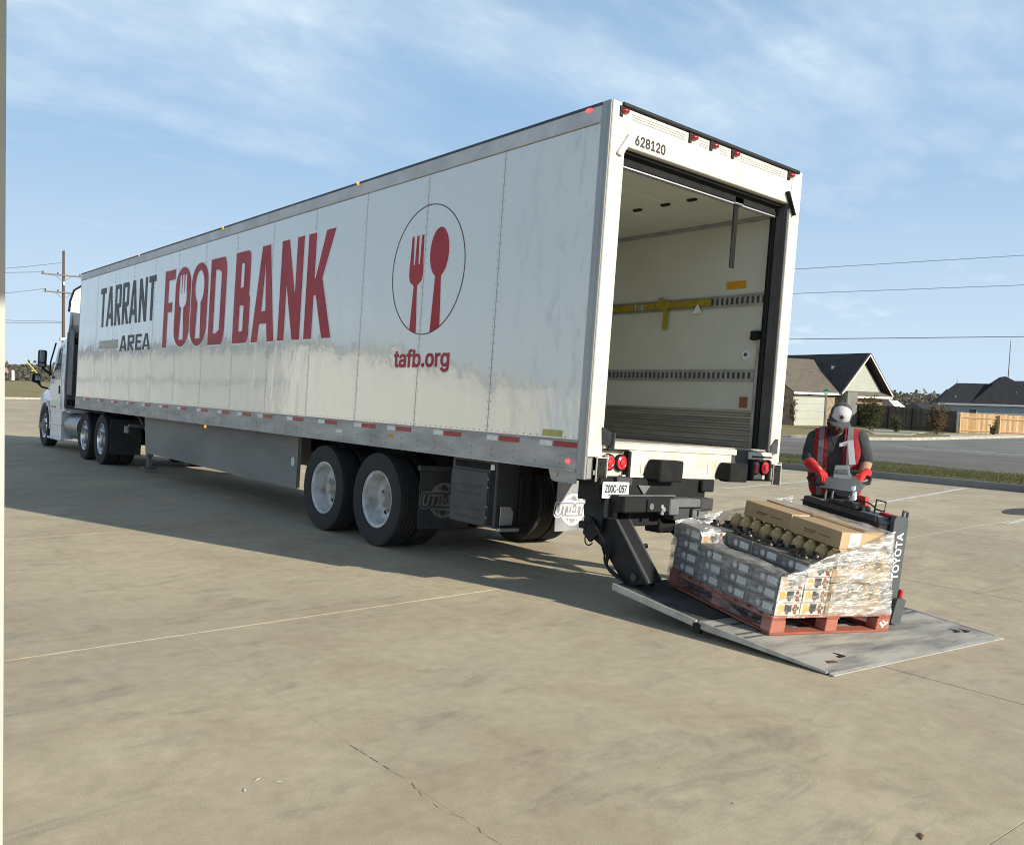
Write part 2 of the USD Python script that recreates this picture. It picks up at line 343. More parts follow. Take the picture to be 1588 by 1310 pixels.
plain('graphic_red', (0.40, 0.024, 0.030), 0.4, vary=0.12, scale=2, spec=0.3)
plain('graphic_grey', (0.05, 0.055, 0.055), 0.4, vary=0.12, scale=2, spec=0.3)
plain('graphic_tan', (0.33, 0.30, 0.19), 0.3, vary=0.12, scale=2, coat=0.2)
plain('graphic_white', (0.84, 0.83, 0.81), 0.35, vary=0.05, scale=2)
plain('ring_maroon', (0.11, 0.045, 0.05), 0.4, vary=0.1)
plain('tape_red', (0.36, 0.025, 0.025), 0.3, vary=0.3, scale=25)
plain('tape_white', (0.78, 0.77, 0.74), 0.3, vary=0.2, scale=25)
plain('tape_yellow', (0.46, 0.43, 0.09), 0.4, vary=0.2, scale=15)
plain('sticker_orange', (0.62, 0.29, 0.012), 0.45, vary=0.15, scale=15)
plain('sticker_rust', (0.30, 0.11, 0.05), 0.5, vary=0.4, scale=30)
plain('plate_white', (0.78, 0.79, 0.78), 0.4, vary=0.1)
plain('ink_black', (0.015, 0.015, 0.017), 0.5, vary=0.1)
plain('lamp_red', (0.62, 0.02, 0.03), 0.18, vary=0.2, scale=30, coat=0.6, emit=0.55)
plain('lamp_red_dull', (0.36, 0.015, 0.02), 0.2, vary=0.2, scale=30, coat=0.6, emit=0.06)
plain('lamp_red_lit', (0.9, 0.12, 0.14), 0.2, vary=0.1, coat=0.5, emit=0.9)
plain('lamp_amber', (0.9, 0.42, 0.05), 0.2, vary=0.1, coat=0.5, emit=0.9)
plain('strap_yellow', (0.36, 0.27, 0.02), 0.75, vary=0.3, scale=12)
plain('strap_black', (0.008, 0.008, 0.008), 0.95, vary=0.2, scale=12)
plain('truck_white', (0.74, 0.745, 0.73), 0.25, vary=0.06, scale=1.5, coat=0.5)
plain('truck_dark', (0.085, 0.09, 0.10), 0.45, vary=0.2, scale=2)  # dark grey of the cab back and side extenders
plain('cab_glass', (0.012, 0.014, 0.016), 0.06, vary=0.0, spec=0.8)
plain('mirror_glass', (0.35, 0.40, 0.40), 0.05, 1.0, vary=0.1)
plain('chrome', (0.75, 0.75, 0.74), 0.15, 1.0, vary=0.1)
plain('tank_aluminium', (0.35, 0.35, 0.34), 0.3, 0.9, vary=0.25, scale=4)
# liftgate deck
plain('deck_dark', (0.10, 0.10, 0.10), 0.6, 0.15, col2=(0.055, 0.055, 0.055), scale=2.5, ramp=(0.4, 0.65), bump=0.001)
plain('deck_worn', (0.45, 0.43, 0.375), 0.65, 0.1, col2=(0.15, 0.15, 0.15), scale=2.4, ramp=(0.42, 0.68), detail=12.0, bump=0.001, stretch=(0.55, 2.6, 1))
plain('deck_edge', (0.50, 0.485, 0.43), 0.5, 0.3, vary=0.35, scale=6)
plain('rust', (0.16, 0.07, 0.025), 0.8, vary=0.5, scale=20)
# load
plain('pallet_red', (0.40, 0.115, 0.065), 0.8, col2=(0.27, 0.085, 0.055), scale=5, bump=0.001, stretch=(1, 1, 3))
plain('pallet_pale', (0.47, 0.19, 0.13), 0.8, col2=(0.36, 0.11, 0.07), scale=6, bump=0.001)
plain('carton_dark', (0.150, 0.146, 0.132), 0.55, vary=0.2, scale=5)
plain('carton_white', (0.72, 0.67, 0.56), 0.5, vary=0.1, scale=5)
plain('print_grey', (0.30, 0.31, 0.30), 0.5, vary=0.3, scale=60)
plain('print_pale', (0.62, 0.64, 0.62), 0.5, vary=0.12, scale=30)
plain('print_gold', (0.50, 0.48, 0.30), 0.5, vary=0.12, scale=30)
plain('print_orange', (0.78, 0.36, 0.05), 0.5, col2=(0.70, 0.50, 0.18), scale=14)
plain('print_black', (0.05, 0.055, 0.065), 0.5, vary=0.4, scale=20)
plain('print_red', (0.42, 0.04, 0.03), 0.5, col2=(0.16, 0.02, 0.02), scale=22)
plain('print_green', (0.10, 0.20, 0.03), 0.5, vary=0.4, scale=22)
plain('kraft', (0.42, 0.29, 0.16), 0.8, vary=0.15, scale=5)
plain('kraft_light', (0.56, 0.40, 0.235), 0.8, vary=0.12, scale=5)
plain('kraft_print', (0.17, 0.075, 0.05), 0.8, vary=0.4, scale=25)
plain('paper_white', (0.66, 0.67, 0.66), 0.6, vary=0.05)
plain('jug_yellow', (0.52, 0.37, 0.17), 0.3, vary=0.15, scale=8)
plain('jug_cap', (0.60, 0.50, 0.25), 0.4, vary=0.1)
plain('bottle_brown', (0.014, 0.008, 0.006), 0.3, vary=0.2, scale=10, coat=0.5)
plain('bottle_cap', (0.016, 0.008, 0.008), 0.4, vary=0.2)
def wrap(name, lo, hi, a, b):
  M[name] = usdkit.material(stage, '/World/Looks/' + name, {
    'g': ('geometry', {}), 'mp': ('mapping', {'scale': (1, 1, 4.6), 'rotation': (0.35, 0.25, 0.3)}),
    'n': ('noise_texture', {'scale': 5.0, 'detail': 4.0, 'roughness': 0.58, 'distortion': 1.0}),
    'b': ('bump', {'strength': 1.0, 'distance': 0.025}),
    'r': ('map_range', {'from_min': lo, 'from_max': hi, 'to_min': a, 'to_max': b, 'clamp': True}),
    't': ('transparent_bsdf', {'color': (0.97, 0.97, 0.97)}),
    'gl': ('glossy_bsdf', {'roughness': 0.27, 'color': (0.95, 0.95, 0.95)}), 'df': ('diffuse_bsdf', {'color': (0.80, 0.80, 0.79)}), 'tr': ('translucent_bsdf', {'color': (0.8, 0.8, 0.8)}),
    'm0': ('mix_closure', {'fac': 0.4}), 'm1': ('mix_closure', {'fac': 0.45}), 'm2': ('mix_closure', {})},
    [('g.position', 'mp.vector'), ('mp.vector', 'n.vector'), ('n.fac', 'b.height'), ('b.normal', 'gl.normal'), ('n.fac', 'r.value'), ('df.BSDF', 'm0.closure1'), ('tr.BSDF', 'm0.closure2'),
     ('m0.closure', 'm1.closure1'), ('gl.BSDF', 'm1.closure2'), ('r.result', 'm2.fac'), ('t.BSDF', 'm2.closure1'), ('m1.closure', 'm2.closure2')], surface='m2.closure')
wrap('wrap', 0.45, 0.74, 0.05, 0.48); wrap('wrap_dense', 0.36, 0.68, 0.14, 0.80)
# pallet truck and person
plain('jack_grey', (0.085, 0.10, 0.105), 0.5, vary=0.12, scale=6)
plain('jack_black', (0.018, 0.018, 0.019), 0.4, vary=0.3, scale=8)
plain('jack_head', (0.13, 0.14, 0.142), 0.5, vary=0.12, scale=8)
plain('jack_light', (0.25, 0.27, 0.275), 0.45, vary=0.12, scale=8)
plain('jack_red', (0.50, 0.03, 0.03), 0.4, vary=0.12)
plain('steel_bright', (0.72, 0.72, 0.70), 0.3, 0.8, vary=0.1)
plain('skin', (0.42, 0.245, 0.16), 0.5, vary=0.15, scale=12)
plain('beard', (0.035, 0.022, 0.016), 0.85, vary=0.3, scale=30)
plain('shirt', (0.050, 0.053, 0.058), 0.9, vary=0.25, scale=10, bump=0.02, bscale=9)
plain('vest_red', (0.34, 0.014, 0.026), 0.75, vary=0.25, scale=9, bump=0.016, bscale=10)
plain('reflective', (0.20, 0.205, 0.21), 0.5, vary=0.2, scale=15)
plain('trousers', (0.014, 0.014, 0.016), 0.9, vary=0.3, scale=8, bump=0.004, bscale=12)
plain('glove_red', (0.62, 0.022, 0.025), 0.7, vary=0.2, scale=20, bump=0.001, bscale=60)
plain('cap_grey', (0.075, 0.08, 0.085), 0.8, vary=0.15, scale=20)
plain('cap_white', (0.60, 0.585, 0.585), 0.8, vary=0.1, scale=20)
plain('star_navy', (0.012, 0.014, 0.03), 0.7, vary=0.1)
# houses and street
plain('shingle_brown', (0.17, 0.145, 0.115), 0.9, vary=0.25, scale=2.5)
plain('shingle_dark', (0.06, 0.052, 0.05), 0.9, vary=0.3, scale=2.5)
plain('shingle_black', (0.030, 0.031, 0.036), 0.9, vary=0.3, scale=2.5)
plain('siding_cream', (0.46, 0.475, 0.405), 0.7, vary=0.08, scale=1)
plain('siding_blue', (0.38, 0.42, 0.44), 0.7, vary=0.08, scale=1)
plain('trim_white', (0.78, 0.76, 0.70), 0.6, vary=0.08)
plain('stone_tan', (0.38, 0.29, 0.20), 0.85, vary=0.5, scale=4)
M['brick_wall'] = usdkit.material(stage, '/World/Looks/brick_wall', {
    'g': ('geometry', {}), 'mp': ('mapping', {'rotation': (1.5708, 0, 0)}), 'k': ('brick_texture', {'color1': (0.40, 0.22, 0.15), 'color2': (0.30, 0.16, 0.11), 'mortar': (0.42, 0.36, 0.3), 'scale': 2.2, 'mortar_size': 0.03}),
    'p': ('principled_bsdf', {'roughness': 0.85})}, [('g.position', 'mp.vector'), ('mp.vector', 'k.vector'), ('k.color', 'p.base_color')], surface='p.BSDF')
plain('fence_shaded', (0.115, 0.085, 0.062), 0.9, vary=0.35, scale=5, stretch=(1, 1, 0.15))  # wood darkened to carry the shade on that side
plain('fence_shaded_pale', (0.155, 0.12, 0.09), 0.9, vary=0.35, scale=5, stretch=(1, 1, 0.15))
plain('fence_cedar', (0.66, 0.43, 0.22), 0.85, vary=0.2, scale=5, stretch=(1, 1, 0.15))
plain('fence_cedar_pale', (0.74, 0.53, 0.31), 0.85, vary=0.2, scale=5, stretch=(1, 1, 0.15))
plain('fence_cedar_dark', (0.57, 0.34, 0.15), 0.85, vary=0.2, scale=5, stretch=(1, 1, 0.15))
plain('pole_wood', (0.13, 0.095, 0.075), 0.9, vary=0.3, scale=3, stretch=(3, 3, 0.2))
plain('pole_grey', (0.20, 0.18, 0.165), 0.85, vary=0.3, scale=3)
plain('wire', (0.03, 0.03, 0.035), 0.6, vary=0.0)
plain('bark', (0.16, 0.11, 0.075), 0.9, vary=0.3, scale=10)
plain('window_dark', (0.03, 0.035, 0.04), 0.1, vary=0.1)
plain('sign_green', (0.10, 0.34, 0.25), 0.5, vary=0.1)
plain('guard_yellow', (0.75, 0.68, 0.16), 0.5, vary=0.1)
plain('column_paint', (0.50, 0.52, 0.48), 0.55, vary=0.08, scale=2)
plain('hall_cream', (0.57, 0.57, 0.535), 0.6, vary=0.06, scale=0.3)
plain('flag_pink', (0.42, 0.22, 0.20), 0.8, vary=0.2)
# ------------------------------------------------------------------ ground
def gz(x):
    return np.interp(x, [-60, -0.6, -0.2, 0, 2.6, 3.3, 4.2, 6.5, 9.0, 60], [0, 0, 0.001, -0.001, -0.138, -0.165, -0.165, -0.12, -0.10, -0.10])

def sheet(xs, ys, zf, mb=None):
    X, Y = np.meshgrid(xs, ys); mb = mb or MB()
    mb.grid(np.stack([X, Y, zf(X, Y)], -1)); return mb

# terrain that reaches the horizon
def far_z(x, y):
    d = np.hypot(x + 5, y + 5)
    drop = np.clip((d - 66) / 20, 0, 1) * np.clip((x - 40) / 15, 0, 1)
    rise = np.clip((y - 84) / 76, 0, 1) * np.clip((60 - x) / 10, 0, 1)
    return -0.20 - 0.75 * drop * drop * (3 - 2 * drop) + 1.25 * rise
tx = np.unique(np.concatenate([np.linspace(-120, 200, 65), np.linspace(-2500, 3000, 45)])); ty = np.unique(np.concatenate([np.linspace(-120, 240, 73), np.linspace(-2500, 3000, 45)]))
solo('terrain', sheet(tx, ty, far_z), 'soil', 'flat ground stretching to the horizon', kind='structure')

LOT = thing('parking_lot', 'tan concrete parking lot of large joined slabs', None, kind='structure')
CRACK = -2.85
jx = [-13.65, -10.05, -6.45, -2.85, 0.76, 4.37, 7.98, 11.6, 15.42]
jy = [-17.4, -12.86, -8.29, -3.72, 0.85, 5.42, 9.99, 14.56, 19.13, 23.7]
for i in range(len(jx) - 1):
    for j in range(len(jy) - 1):
        a, b, c, d = jx[i] + (0.0007 if jx[i] < 0 else 0.007), jx[i + 1] - (0.0007 if jx[i + 1] < 0 else 0.007), jy[j] + (0.0062 if jy[j] > -3 else 0.003), jy[j + 1] - (0.0062 if jy[j + 1] > -3 else 0.003)
        nx = max(2, int((b - a) / 0.22)) if -1 < b and a < 9 else 2
        xs = np.linspace(a, b, nx); X, Y = np.meshgrid(xs, [c, d]); Z = gz(X)
        mb = MB().grid(np.stack([X, Y, Z], -1))
        for (px, py) in (((a, a), (c, d)), ((b, b), (d, c))):
            zz = gz(np.array(px)); mb.add([[px[0], py[0], zz[0]], [px[1], py[1], zz[1]], [px[1], py[1], zz[1] - 0.04], [px[0], py[0], zz[0] - 0.04]], [[0, 1, 2, 3]])
        for yy in (c, d):
            P = np.stack([xs, np.full(nx, yy), gz(xs)], -1); mb.grid(np.stack([P, P - [0, 0, 0.04]]))
        part(LOT, 'slab', mb, 'concrete')
xs = np.unique(np.concatenate([np.linspace(-13.6, 15.4, 60)]))
for xj in jx[1:-1]:
    m, hw = ('crack_filler', 0.00065) if xj < 0 else ('joint_sealant', 0.0069)
    part(LOT, 'joint', MB().box((xj - hw, -17.3, gz(xj) - 0.03), (xj + hw, 23.6, gz(xj) - (0.0015 if xj < 0 else 0.004))), m)
for yj in jy[1:-1]:
    mb = MB(); P = np.stack([xs, np.full(len(xs), yj - 0.0078), gz(xs) - 0.0035], -1); mb.grid(np.stack([P, P + [0, 0.0156, 0]])); part(LOT, 'joint', mb, 'joint_sealant')
far = MB()
for x0, x1, y0, y1 in ((-60, 15.42, 23.7, 78.8), (-60, -13.65, -60, 23.7), (-13.65, 15.42, -60, -17.4)):
    sheet(np.unique(np.clip(np.concatenate([np.linspace(x0, x1, 3), np.linspace(-1, 9.5, 40)]), x0, x1)), [y0, y1], lambda X, Y: gz(X), far)
part(LOT, 'slab', far, 'concrete')

ck = MB(); g_ = np.random.default_rng(4); yy = -1.46; xx = -2.858
while yy > -2.6:
    l_ = g_.uniform(0.02, 0.08); nx_ = -2.85 + g_.normal(0.0, 0.012); w_ = g_.uniform(0.0004, 0.0014)
    ck.add([[xx - w_, yy, 0.0012], [xx + w_, yy, 0.0012], [nx_ + w_, yy - l_, 0.0012], [nx_ - w_, yy - l_, 0.0012]], [[0, 1, 2, 3]]); yy -= l_ + g_.uniform(0.01, 0.09); xx = nx_
part(LOT, 'crack', ck, 'ink_black', kind='stuff')
# painted bay lines, a shadow painted on the concrete
def strip(name, p, q, w, material, label, z=0.004, kind='structure'):
    p, q = np.array(p, float), np.array(q, float); n = max(2, int(np.linalg.norm(q - p) / 0.6)); t = np.linspace(0, 1, n)[:, None]
    c = p + (q - p) * t; d = (q - p) / np.linalg.norm(q - p); s = np.array([-d[1], d[0]]) * w / 2
    L, R_ = c - s, c + s
    mb = MB().grid(np.stack([np.c_[L, gz(L[:, 0]) + z], np.c_[R_, gz(R_[:, 0]) + z]]))
    return solo(name, mb, material, label, kind=kind)
strip('bay_line', (9.55, 3.03), (15.2, 3.75), 0.10, 'line_paint', 'white bay line running from the pallet truck to the kerb')
strip('bay_line', (9.7, 5.98), (15.2, 6.35), 0.10, 'line_paint', 'white bay line seen below the rear corner of the trailer')
strip('bay_line', (9.7, 0.72), (15.2, 0.95), 0.10, 'line_paint', 'short white bay line beside the painted shadow patch')
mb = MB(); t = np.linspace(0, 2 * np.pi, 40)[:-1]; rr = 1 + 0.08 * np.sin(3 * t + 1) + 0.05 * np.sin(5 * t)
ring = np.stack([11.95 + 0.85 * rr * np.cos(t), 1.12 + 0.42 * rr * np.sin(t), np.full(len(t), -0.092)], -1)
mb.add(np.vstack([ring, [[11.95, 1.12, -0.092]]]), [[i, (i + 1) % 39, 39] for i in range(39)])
solo('damp_patch', mb, 'shadow_paint', 'painted shadow of an unseen object on the concrete at the right edge', kind='stuff')  # dark ellipse stands for the shadow of something out of view

# kerb, verge, road, far lawn
def kerb(name, path, w, z0, z1, label, mat='kerb_concrete'):
    path = np.array(path, float); d = np.gradient(path, axis=0); d /= np.linalg.norm(d, axis=1, keepdims=True); n = np.stack([-d[:, 1], d[:, 0]], 1)
    A, B = path - n * w / 2, path + n * w / 2; c = 0.025; Ai, Bi = path - n * (w / 2 - c), path + n * (w / 2 - c)
    st = lambda P, z: np.c_[P, np.full(len(P), z)]
    return solo(name, MB().grid(np.stack([st(A, z0), st(A, z1 - c), st(Ai, z1), st(Bi, z1), st(B, z1 - c), st(B, z0)])), mat, label, kind='structure')
ky = np.linspace(-60, 79, 60)
kerb('kerb', np.stack([15.50 + 0 * ky, ky], 1), 0.16, -0.2, 0.05, 'kerb with shade in its colour between the parking lot and the grass verge', 'asphalt_new')  # darker material carries the shade on the kerb face
solo('verge', sheet([15.57, 16.5, 17.7, 18.95], np.linspace(-60, 79, 80), lambda X, Y: 0.035 + 0.02 * np.sin(X * 2.1 + Y * .7)), 'grass', 'grass verge between the kerb and the road', kind='structure')
kerb('kerb', np.stack([19.05 + 0 * ky, ky], 1), 0.22, -0.2, 0.02, 'pale kerb between the verge and the road')
road = MB(); sheet([19.15, 20.4], [-60, 79], lambda X, Y: -0.10 + 0 * X, road); solo('gutter', road, 'kerb_concrete', 'pale concrete gutter along the near side of the road', kind='structure')
road = MB(); sheet([20.4, 28.9], [-60, 79], lambda X, Y: -0.104 + 0 * X, road); solo('road', road, 'asphalt', 'grey asphalt road beyond the verge, nearer lane', kind='structure')
road = MB()
pts = [(28.9, -60), (28.9, 79), (32.0, 79), (32.0, 21.0), (33.4, 18.6), (35.0, 17.2), (37.5, 16.4), (70, 16.4), (70, -60)]
road.flat(Polygon(pts), 0.01, O=(0, 0, -0.116)); solo('road', road, 'asphalt_new', 'paler asphalt of the farther lane and its side street', kind='structure')
strip('road_seam', (28.9, -20), (30.6, 13.5), 0.12, 'line_paint', 'pale seam line along the middle of the road', z=0.006)
solo('lawn', MB().flat(Polygon([(32.12, 79), (32.12, 21.05), (33.5, 18.75), (35.1, 17.4), (37.5, 16.6), (64, 16.6), (64, 79)]), 0.12, O=(0, 0, -0.14)), 'dry_grass', 'dry lawn in front of the houses', kind='structure')
fk = np.array([(32.05, 60), (32.05, 40), (32.05, 24), (32.05, 21.0), (32.6, 19.7), (33.45, 18.65), (35.05, 17.3), (37.5, 16.5), (44, 16.5), (52, 16.5), (60, 16.5)])
kerb('kerb', fk, 0.2, -0.2, 0.03, 'pale kerb curving round the corner in front of the dark fence')
solo('pavement', MB().flat(Polygon([(40.6, 20.0), (46.5, 24.0), (47.8, 23.2), (47.4, 20.6), (42.3, 18.9)]), 0.03, O=(0, 0, -0.022)), 'kerb_concrete', 'pale concrete footpath slab in front of the dark fence', kind='structure')
solo('pavement', MB().flat(Polygon([(44.6, 19.3), (46.4, 19.35), (57, 17.2), (57, 16.75), (44.0, 17.6)]), 0.03, O=(0, 0, -0.022)), 'kerb_concrete', 'pale concrete footpath below the new fence', kind='structure')
# field beyond the lot, far left
kerb('kerb', np.stack([np.linspace(-60, 15.4, 30), 78.95 + 0 * np.linspace(0, 1, 30)], 1), 0.3, -0.2, 0.06, 'long kerb at the far end of the parking lot')
solo('field', sheet(np.linspace(-70, 60, 27), np.linspace(79.1, 165, 40), lambda X, Y: 0.03 + 1.12 * np.clip((Y - 80) / 80, 0, 1)), 'dry_grass', 'dry grass field beyond the far end of the lot', kind='structure')
solo('track', sheet(np.linspace(-70, 60, 9), np.linspace(158, 163, 3), lambda X, Y: 1.19 + 0 * X), 'kerb_concrete', 'pale farm track along the far edge of the field', kind='structure')

def hills():
    az = np.radians(np.linspace(-75, 125, 260)); r = np.array([175, 210, 260, 330, 420, 520, 700])
    base = np.interp(np.degrees(az), [-75, -10, 5, 12, 40, 55, 66, 80, 125], [6, 6.0, 6.6, 6.4, 4.5, 4.4, 3.6, 3.2, 4])
    wob = 0.5 * np.sin(az * 23) + 0.35 * np.sin(az * 57 + 1) + 0.2 * np.sin(az * 121 + 2)
    prof = np.array([0.0, 0.12, 0.35, 0.65, 1.0, 0.9, 0.0])
    A, Rr = np.meshgrid(az, r); Z = -0.5 + (base + wob) * prof[:, None] * 1.0
    return A, Rr, Z
A, Rr, Z = hills()
solo('hills', MB().grid(np.stack([-5 + Rr * np.sin(A), -5 + Rr * np.cos(A), Z], -1)), 'brush', 'low brown hills along the horizon', kind='structure', smooth=True)
# scrub woods covering those hills
from scipy.interpolate import RegularGridInterpolator
hz = RegularGridInterpolator((Rr[:, 0], A[0]), Z)
def clumps(n, pos, size, mb, rng):
    """n small leaf faces scattered round each position"""
    k = len(pos); P = np.repeat(pos, n, 0); s = np.repeat(size, n)
    d = rng.normal(size=(k * n, 3)); d /= np.linalg.norm(d, axis=1, keepdims=True); d *= (rng.random((k * n, 1)) ** 0.5) * s[:, None]; d[:, 2] *= 0.75
    c = P + d; a = rng.normal(size=(k * n, 3)); a /= np.linalg.norm(a, axis=1, keepdims=True); b = np.cross(a, rng.normal(size=(k * n, 3))); b /= np.linalg.norm(b, axis=1, keepdims=True)
    e = (s * 0.30)[:, None]
    v = np.stack([c - a * e, c + b * e * 0.8, c + a * e, c - b * e * 0.8], 1).reshape(-1, 3); i = np.arange(k * n)[:, None] * 4
    mb.add(v, np.hstack([i, i + 1, i + 2, i + 3])); return mb
rng = np.random.default_rng(11)
w = MB()
for lo, hi, k in ((2, 14, 1500), (44, 74, 1700)):
    az_ = np.radians(rng.uniform(lo, hi, k)); r_ = rng.uniform(205, 440, k) if lo < 20 else rng.uniform(260, 450, k); z_ = hz(np.stack([r_, az_], 1))
    sz = rng.uniform(0.8, 1.9, k) * (1 + 0.6 * (rng.random(k) > 0.93))
    clumps(16, np.stack([-5 + r_ * np.sin(az_), -5 + r_ * np.cos(az_), z_ + sz * 0.5], 1), sz, w, rng)
solo('woods', w, 'far_leaf', 'dark scrub woods covering the far hills', 'woods', kind='stuff')
# grass blades on the verge (nearest strip in view)
gb = MB(); n = 42000
px, py = rng.uniform(15.6, 18.9, n), rng.uniform(-1.5, 14, n); h = rng.uniform(0.02, 0.07, n); t = rng.uniform(0, np.pi, n); lean = rng.normal(0, 0.03, (n, 2))
b0 = np.stack([px, py, 0.035 + 0.02 * np.sin(px * 2.1 + py * .7) - 0.005], 1); dx = np.stack([np.cos(t), np.sin(t), 0 * t], 1) * 0.012
v = np.stack([b0 - dx, b0 + dx, b0 + np.c_[lean, h]], 1).reshape(-1, 3)
gb.add(v, np.arange(3 * n).reshape(-1, 3)); solo('grass', gb, 'grass_blade', 'short green grass growing on the kerbside verge', 'grass', kind='stuff')

HL = thing('hall', 'long cream metal hall beside the lot, mirrored in the trailer side', 'building')
part(HL, 'wall', MB().box((-34, 38, 0.55), (-15, 110, 5.6)), 'hall_cream')
rbs = MB()
for y in np.arange(38.2, 110, 0.9): rbs.box((-15.0, y, 0.55), (-14.96, y + 0.08, 5.6))
part(HL, 'wall_rib', rbs, 'hall_cream', kind='stuff')
part(HL, 'trim_band', MB().box((-15.0, 38, 3.3), (-14.95, 110, 3.5)), 'post_grey')
part(HL, 'plinth', MB().box((-33.9, 38.05, -0.1), (-14.9, 109.9, 0.548)), 'post_grey')
part(HL, 'roof', MB().box((-34.4, 37.6, 5.602), (-14.6, 110.4, 5.9)), 'dark_grey_steel')

# ------------------------------------------------------------------ semi trailer
TILT = rot([0, 1, 0], math.degrees(0.0529))
TR = thing('semi_trailer', 'long white refrigerated box trailer with red lettering and open rear door', 'trailer', TILT)
L, W, H = 16.15, 2.59, 4.02
ys = [0.105] + [1.31 + 1.22 * k for k in range(13)]; ys[-1] = 16.13
for k in range(len(ys) - 1):
    a, b = ys[k] + 0.004, ys[k + 1] - 0.004
    part(TR, 'side_panel', MB().cbox((-0.004, a, 1.338), (0.024, b, 3.868), 0.003), 'trailer_skin')
part(TR, 'panel_backing', MB().box((0.004, 0.1, 1.2), (0.06, 16.13, 3.9)), 'post_grey')
for k in range(1, len(ys) - 1):
    rv = MB()
    for s in (-1, 1):
        for z in np.arange(1.40, 3.84, 0.075):
            rv.lathe([(0.0065, 0), (0.005, 0.003), (0.0001, 0.0045)], (-0.0035, ys[k] + s * 0.022, z), (-1, 0, 0), n=6)
    part(TR, 'rivet_row', rv, 'post_grey', kind='stuff')
rv = MB()
for y in np.arange(0.16, 16, 0.09):
    rv.lathe([(0.007, 0), (0.005, 0.003), (0.0001, 0.0045)], (-0.0035, y, 1.36), (-1, 0, 0), n=6)
part(TR, 'rivet_row', rv, 'post_grey', kind='stuff')
part(TR, 'side_wall', MB().box((2.50, 0.1, 1.1), (2.59, 16.15, 4.0)), 'frame_white', label='far side wall of the box')
part(TR, 'front_wall', MB().cbox((0.0, 16.13, 1.08), (W, 16.2, H), 0.02), 'frame_white')
part(TR, 'roof', MB().box((0.01, 0.02, 3.985), (W - 0.01, 16.15, 4.012)), 'frame_white')
part(TR, 'top_rail', MB().cbox((-0.014, 0.1, 3.872), (0.03, 16.16, 4.014), 0.006), 'top_rail')
part(TR, 'top_rail', MB().box((-0.017, 0.1, 4.003), (0.03, 16.16, 4.026)), 'dark_grey_steel', label='dark lip along the roof edge')
part(TR, 'bottom_rail', MB().cbox((-0.012, 0.1, 1.085), (0.05, 16.16, 1.334), 0.005).box((-0.018, 0.1, 1.322), (0.0, 16.16, 1.336)).box((-0.022, 0.1, 1.083), (0.02, 16.16, 1.10)), 'rail_grey')
bolt = MB()
for y in np.arange(0.3, 16, 0.305):
    for z in (1.14, 1.20): bolt.cyl((-0.008, y, z), (-0.018, y, z), 0.009, 0.008, n=6)
part(TR, 'bolt_row', bolt, 'rail_grey', kind='stuff')
part(TR, 'floor', MB().box((0.05, 0.02, 1.30), (2.52, 16.1, 1.352)), 'floor_aluminium')
# rear frame
part(TR, 'rear_post', MB().cbox((-0.012, 0.0, 1.03), (0.02, 0.102, 4.03), 0.004).cbox((-0.016, 0.03, 1.03), (0.0, 0.075, 4.02), 0.004), 'post_grey', label='grey metal corner strip on the long side')
part(TR, 'rear_post', MB().cbox((0.0, -0.012, 1.215), (0.165, 0.14, 4.03), 0.006), 'frame_white')
part(TR, 'rear_post', MB().cbox((2.435, -0.012, 1.215), (2.595, 0.14, 4.03), 0.006), 'frame_white')
part(TR, 'rear_post', MB().cbox((0.0, 0.0, 1.03), (0.09, 0.12, 1.21), 0.01), 'post_grey', label='grey foot of the rear corner post')
hd = MB().cbox((0.165, -0.008, 3.705), (2.435, 0.10, 4.0), 0.006)
part(TR, 'header', hd, 'frame_white')
for a, b in ((0.235, 0.88), (1.06, 1.17), (1.34, 1.45), (1.64, 2.32)):
    for z in (3.925, 3.945, 3.965): part(TR, 'header_trim', MB().box((a, -0.014, z), (b, -0.006, z + 0.008)), 'frame_white')
part(TR, 'header_lip', MB().cbox((0.10, -0.03, 4.0), (2.53, 0.06, 4.032), 0.006), 'black_steel')
for i, x in enumerate((0.13, 0.97, 1.25, 1.55, 2.41)):
    m = part(TR, 'marker_lamp', MB().man(Manifold.sphere(1, 24).scale([0.043, 0.03, 0.022]).translate([x + (0.012 if 0 < i < 4 else 0), -0.018, 3.966])), 'lamp_red_dull', smooth=50)
    part(m, 'bracket', MB().cbox((x - 0.055, -0.02, 3.915), (x - 0.02, -0.004, 4.0), 0.003).box((x - 0.055, -0.016, 3.99), (x + 0.06, -0.004, 4.0)), 'black_steel')
# gussets and fleet number
def flatY(shape, depth, y, x0=0, z0=0): return MB().flat(shape, depth, O=(x0, y, z0), X=(1, 0, 0), Y=(0, 0, 1))
def flatX(shape, depth, x, y0=0, z0=0): return MB().flat(shape, depth, O=(x, y0, z0), X=(0, -1, 0), Y=(0, 0, 1))
part(TR, 'gusset', flatY(Polygon([(0.075, 3.64), (0.185, 3.80), (0.238, 3.81), (0.238, 3.785), (0.12, 3.61), (0.075, 3.62)]), 0.02, -0.013), 'frame_white')
part(TR, 'gusset', MB().hull([(2.345, -0.05, 3.80), (2.36, -0.05, 3.80), (2.49, -0.05, 3.60), (2.475, -0.05, 3.60), (2.345, -0.008, 3.80), (2.36, -0.008, 3.80), (2.49, -0.008, 3.60), (2.475, -0.008, 3.60)]), 'black_steel')  # black stands for edge shading on this gusset
part(TR, 'fleet_number', flatY(affinity.translate(text2d('628120', 0.076, True, 0.92), 0.268, 3.742), 0.002, -0.009), 'ink_black')
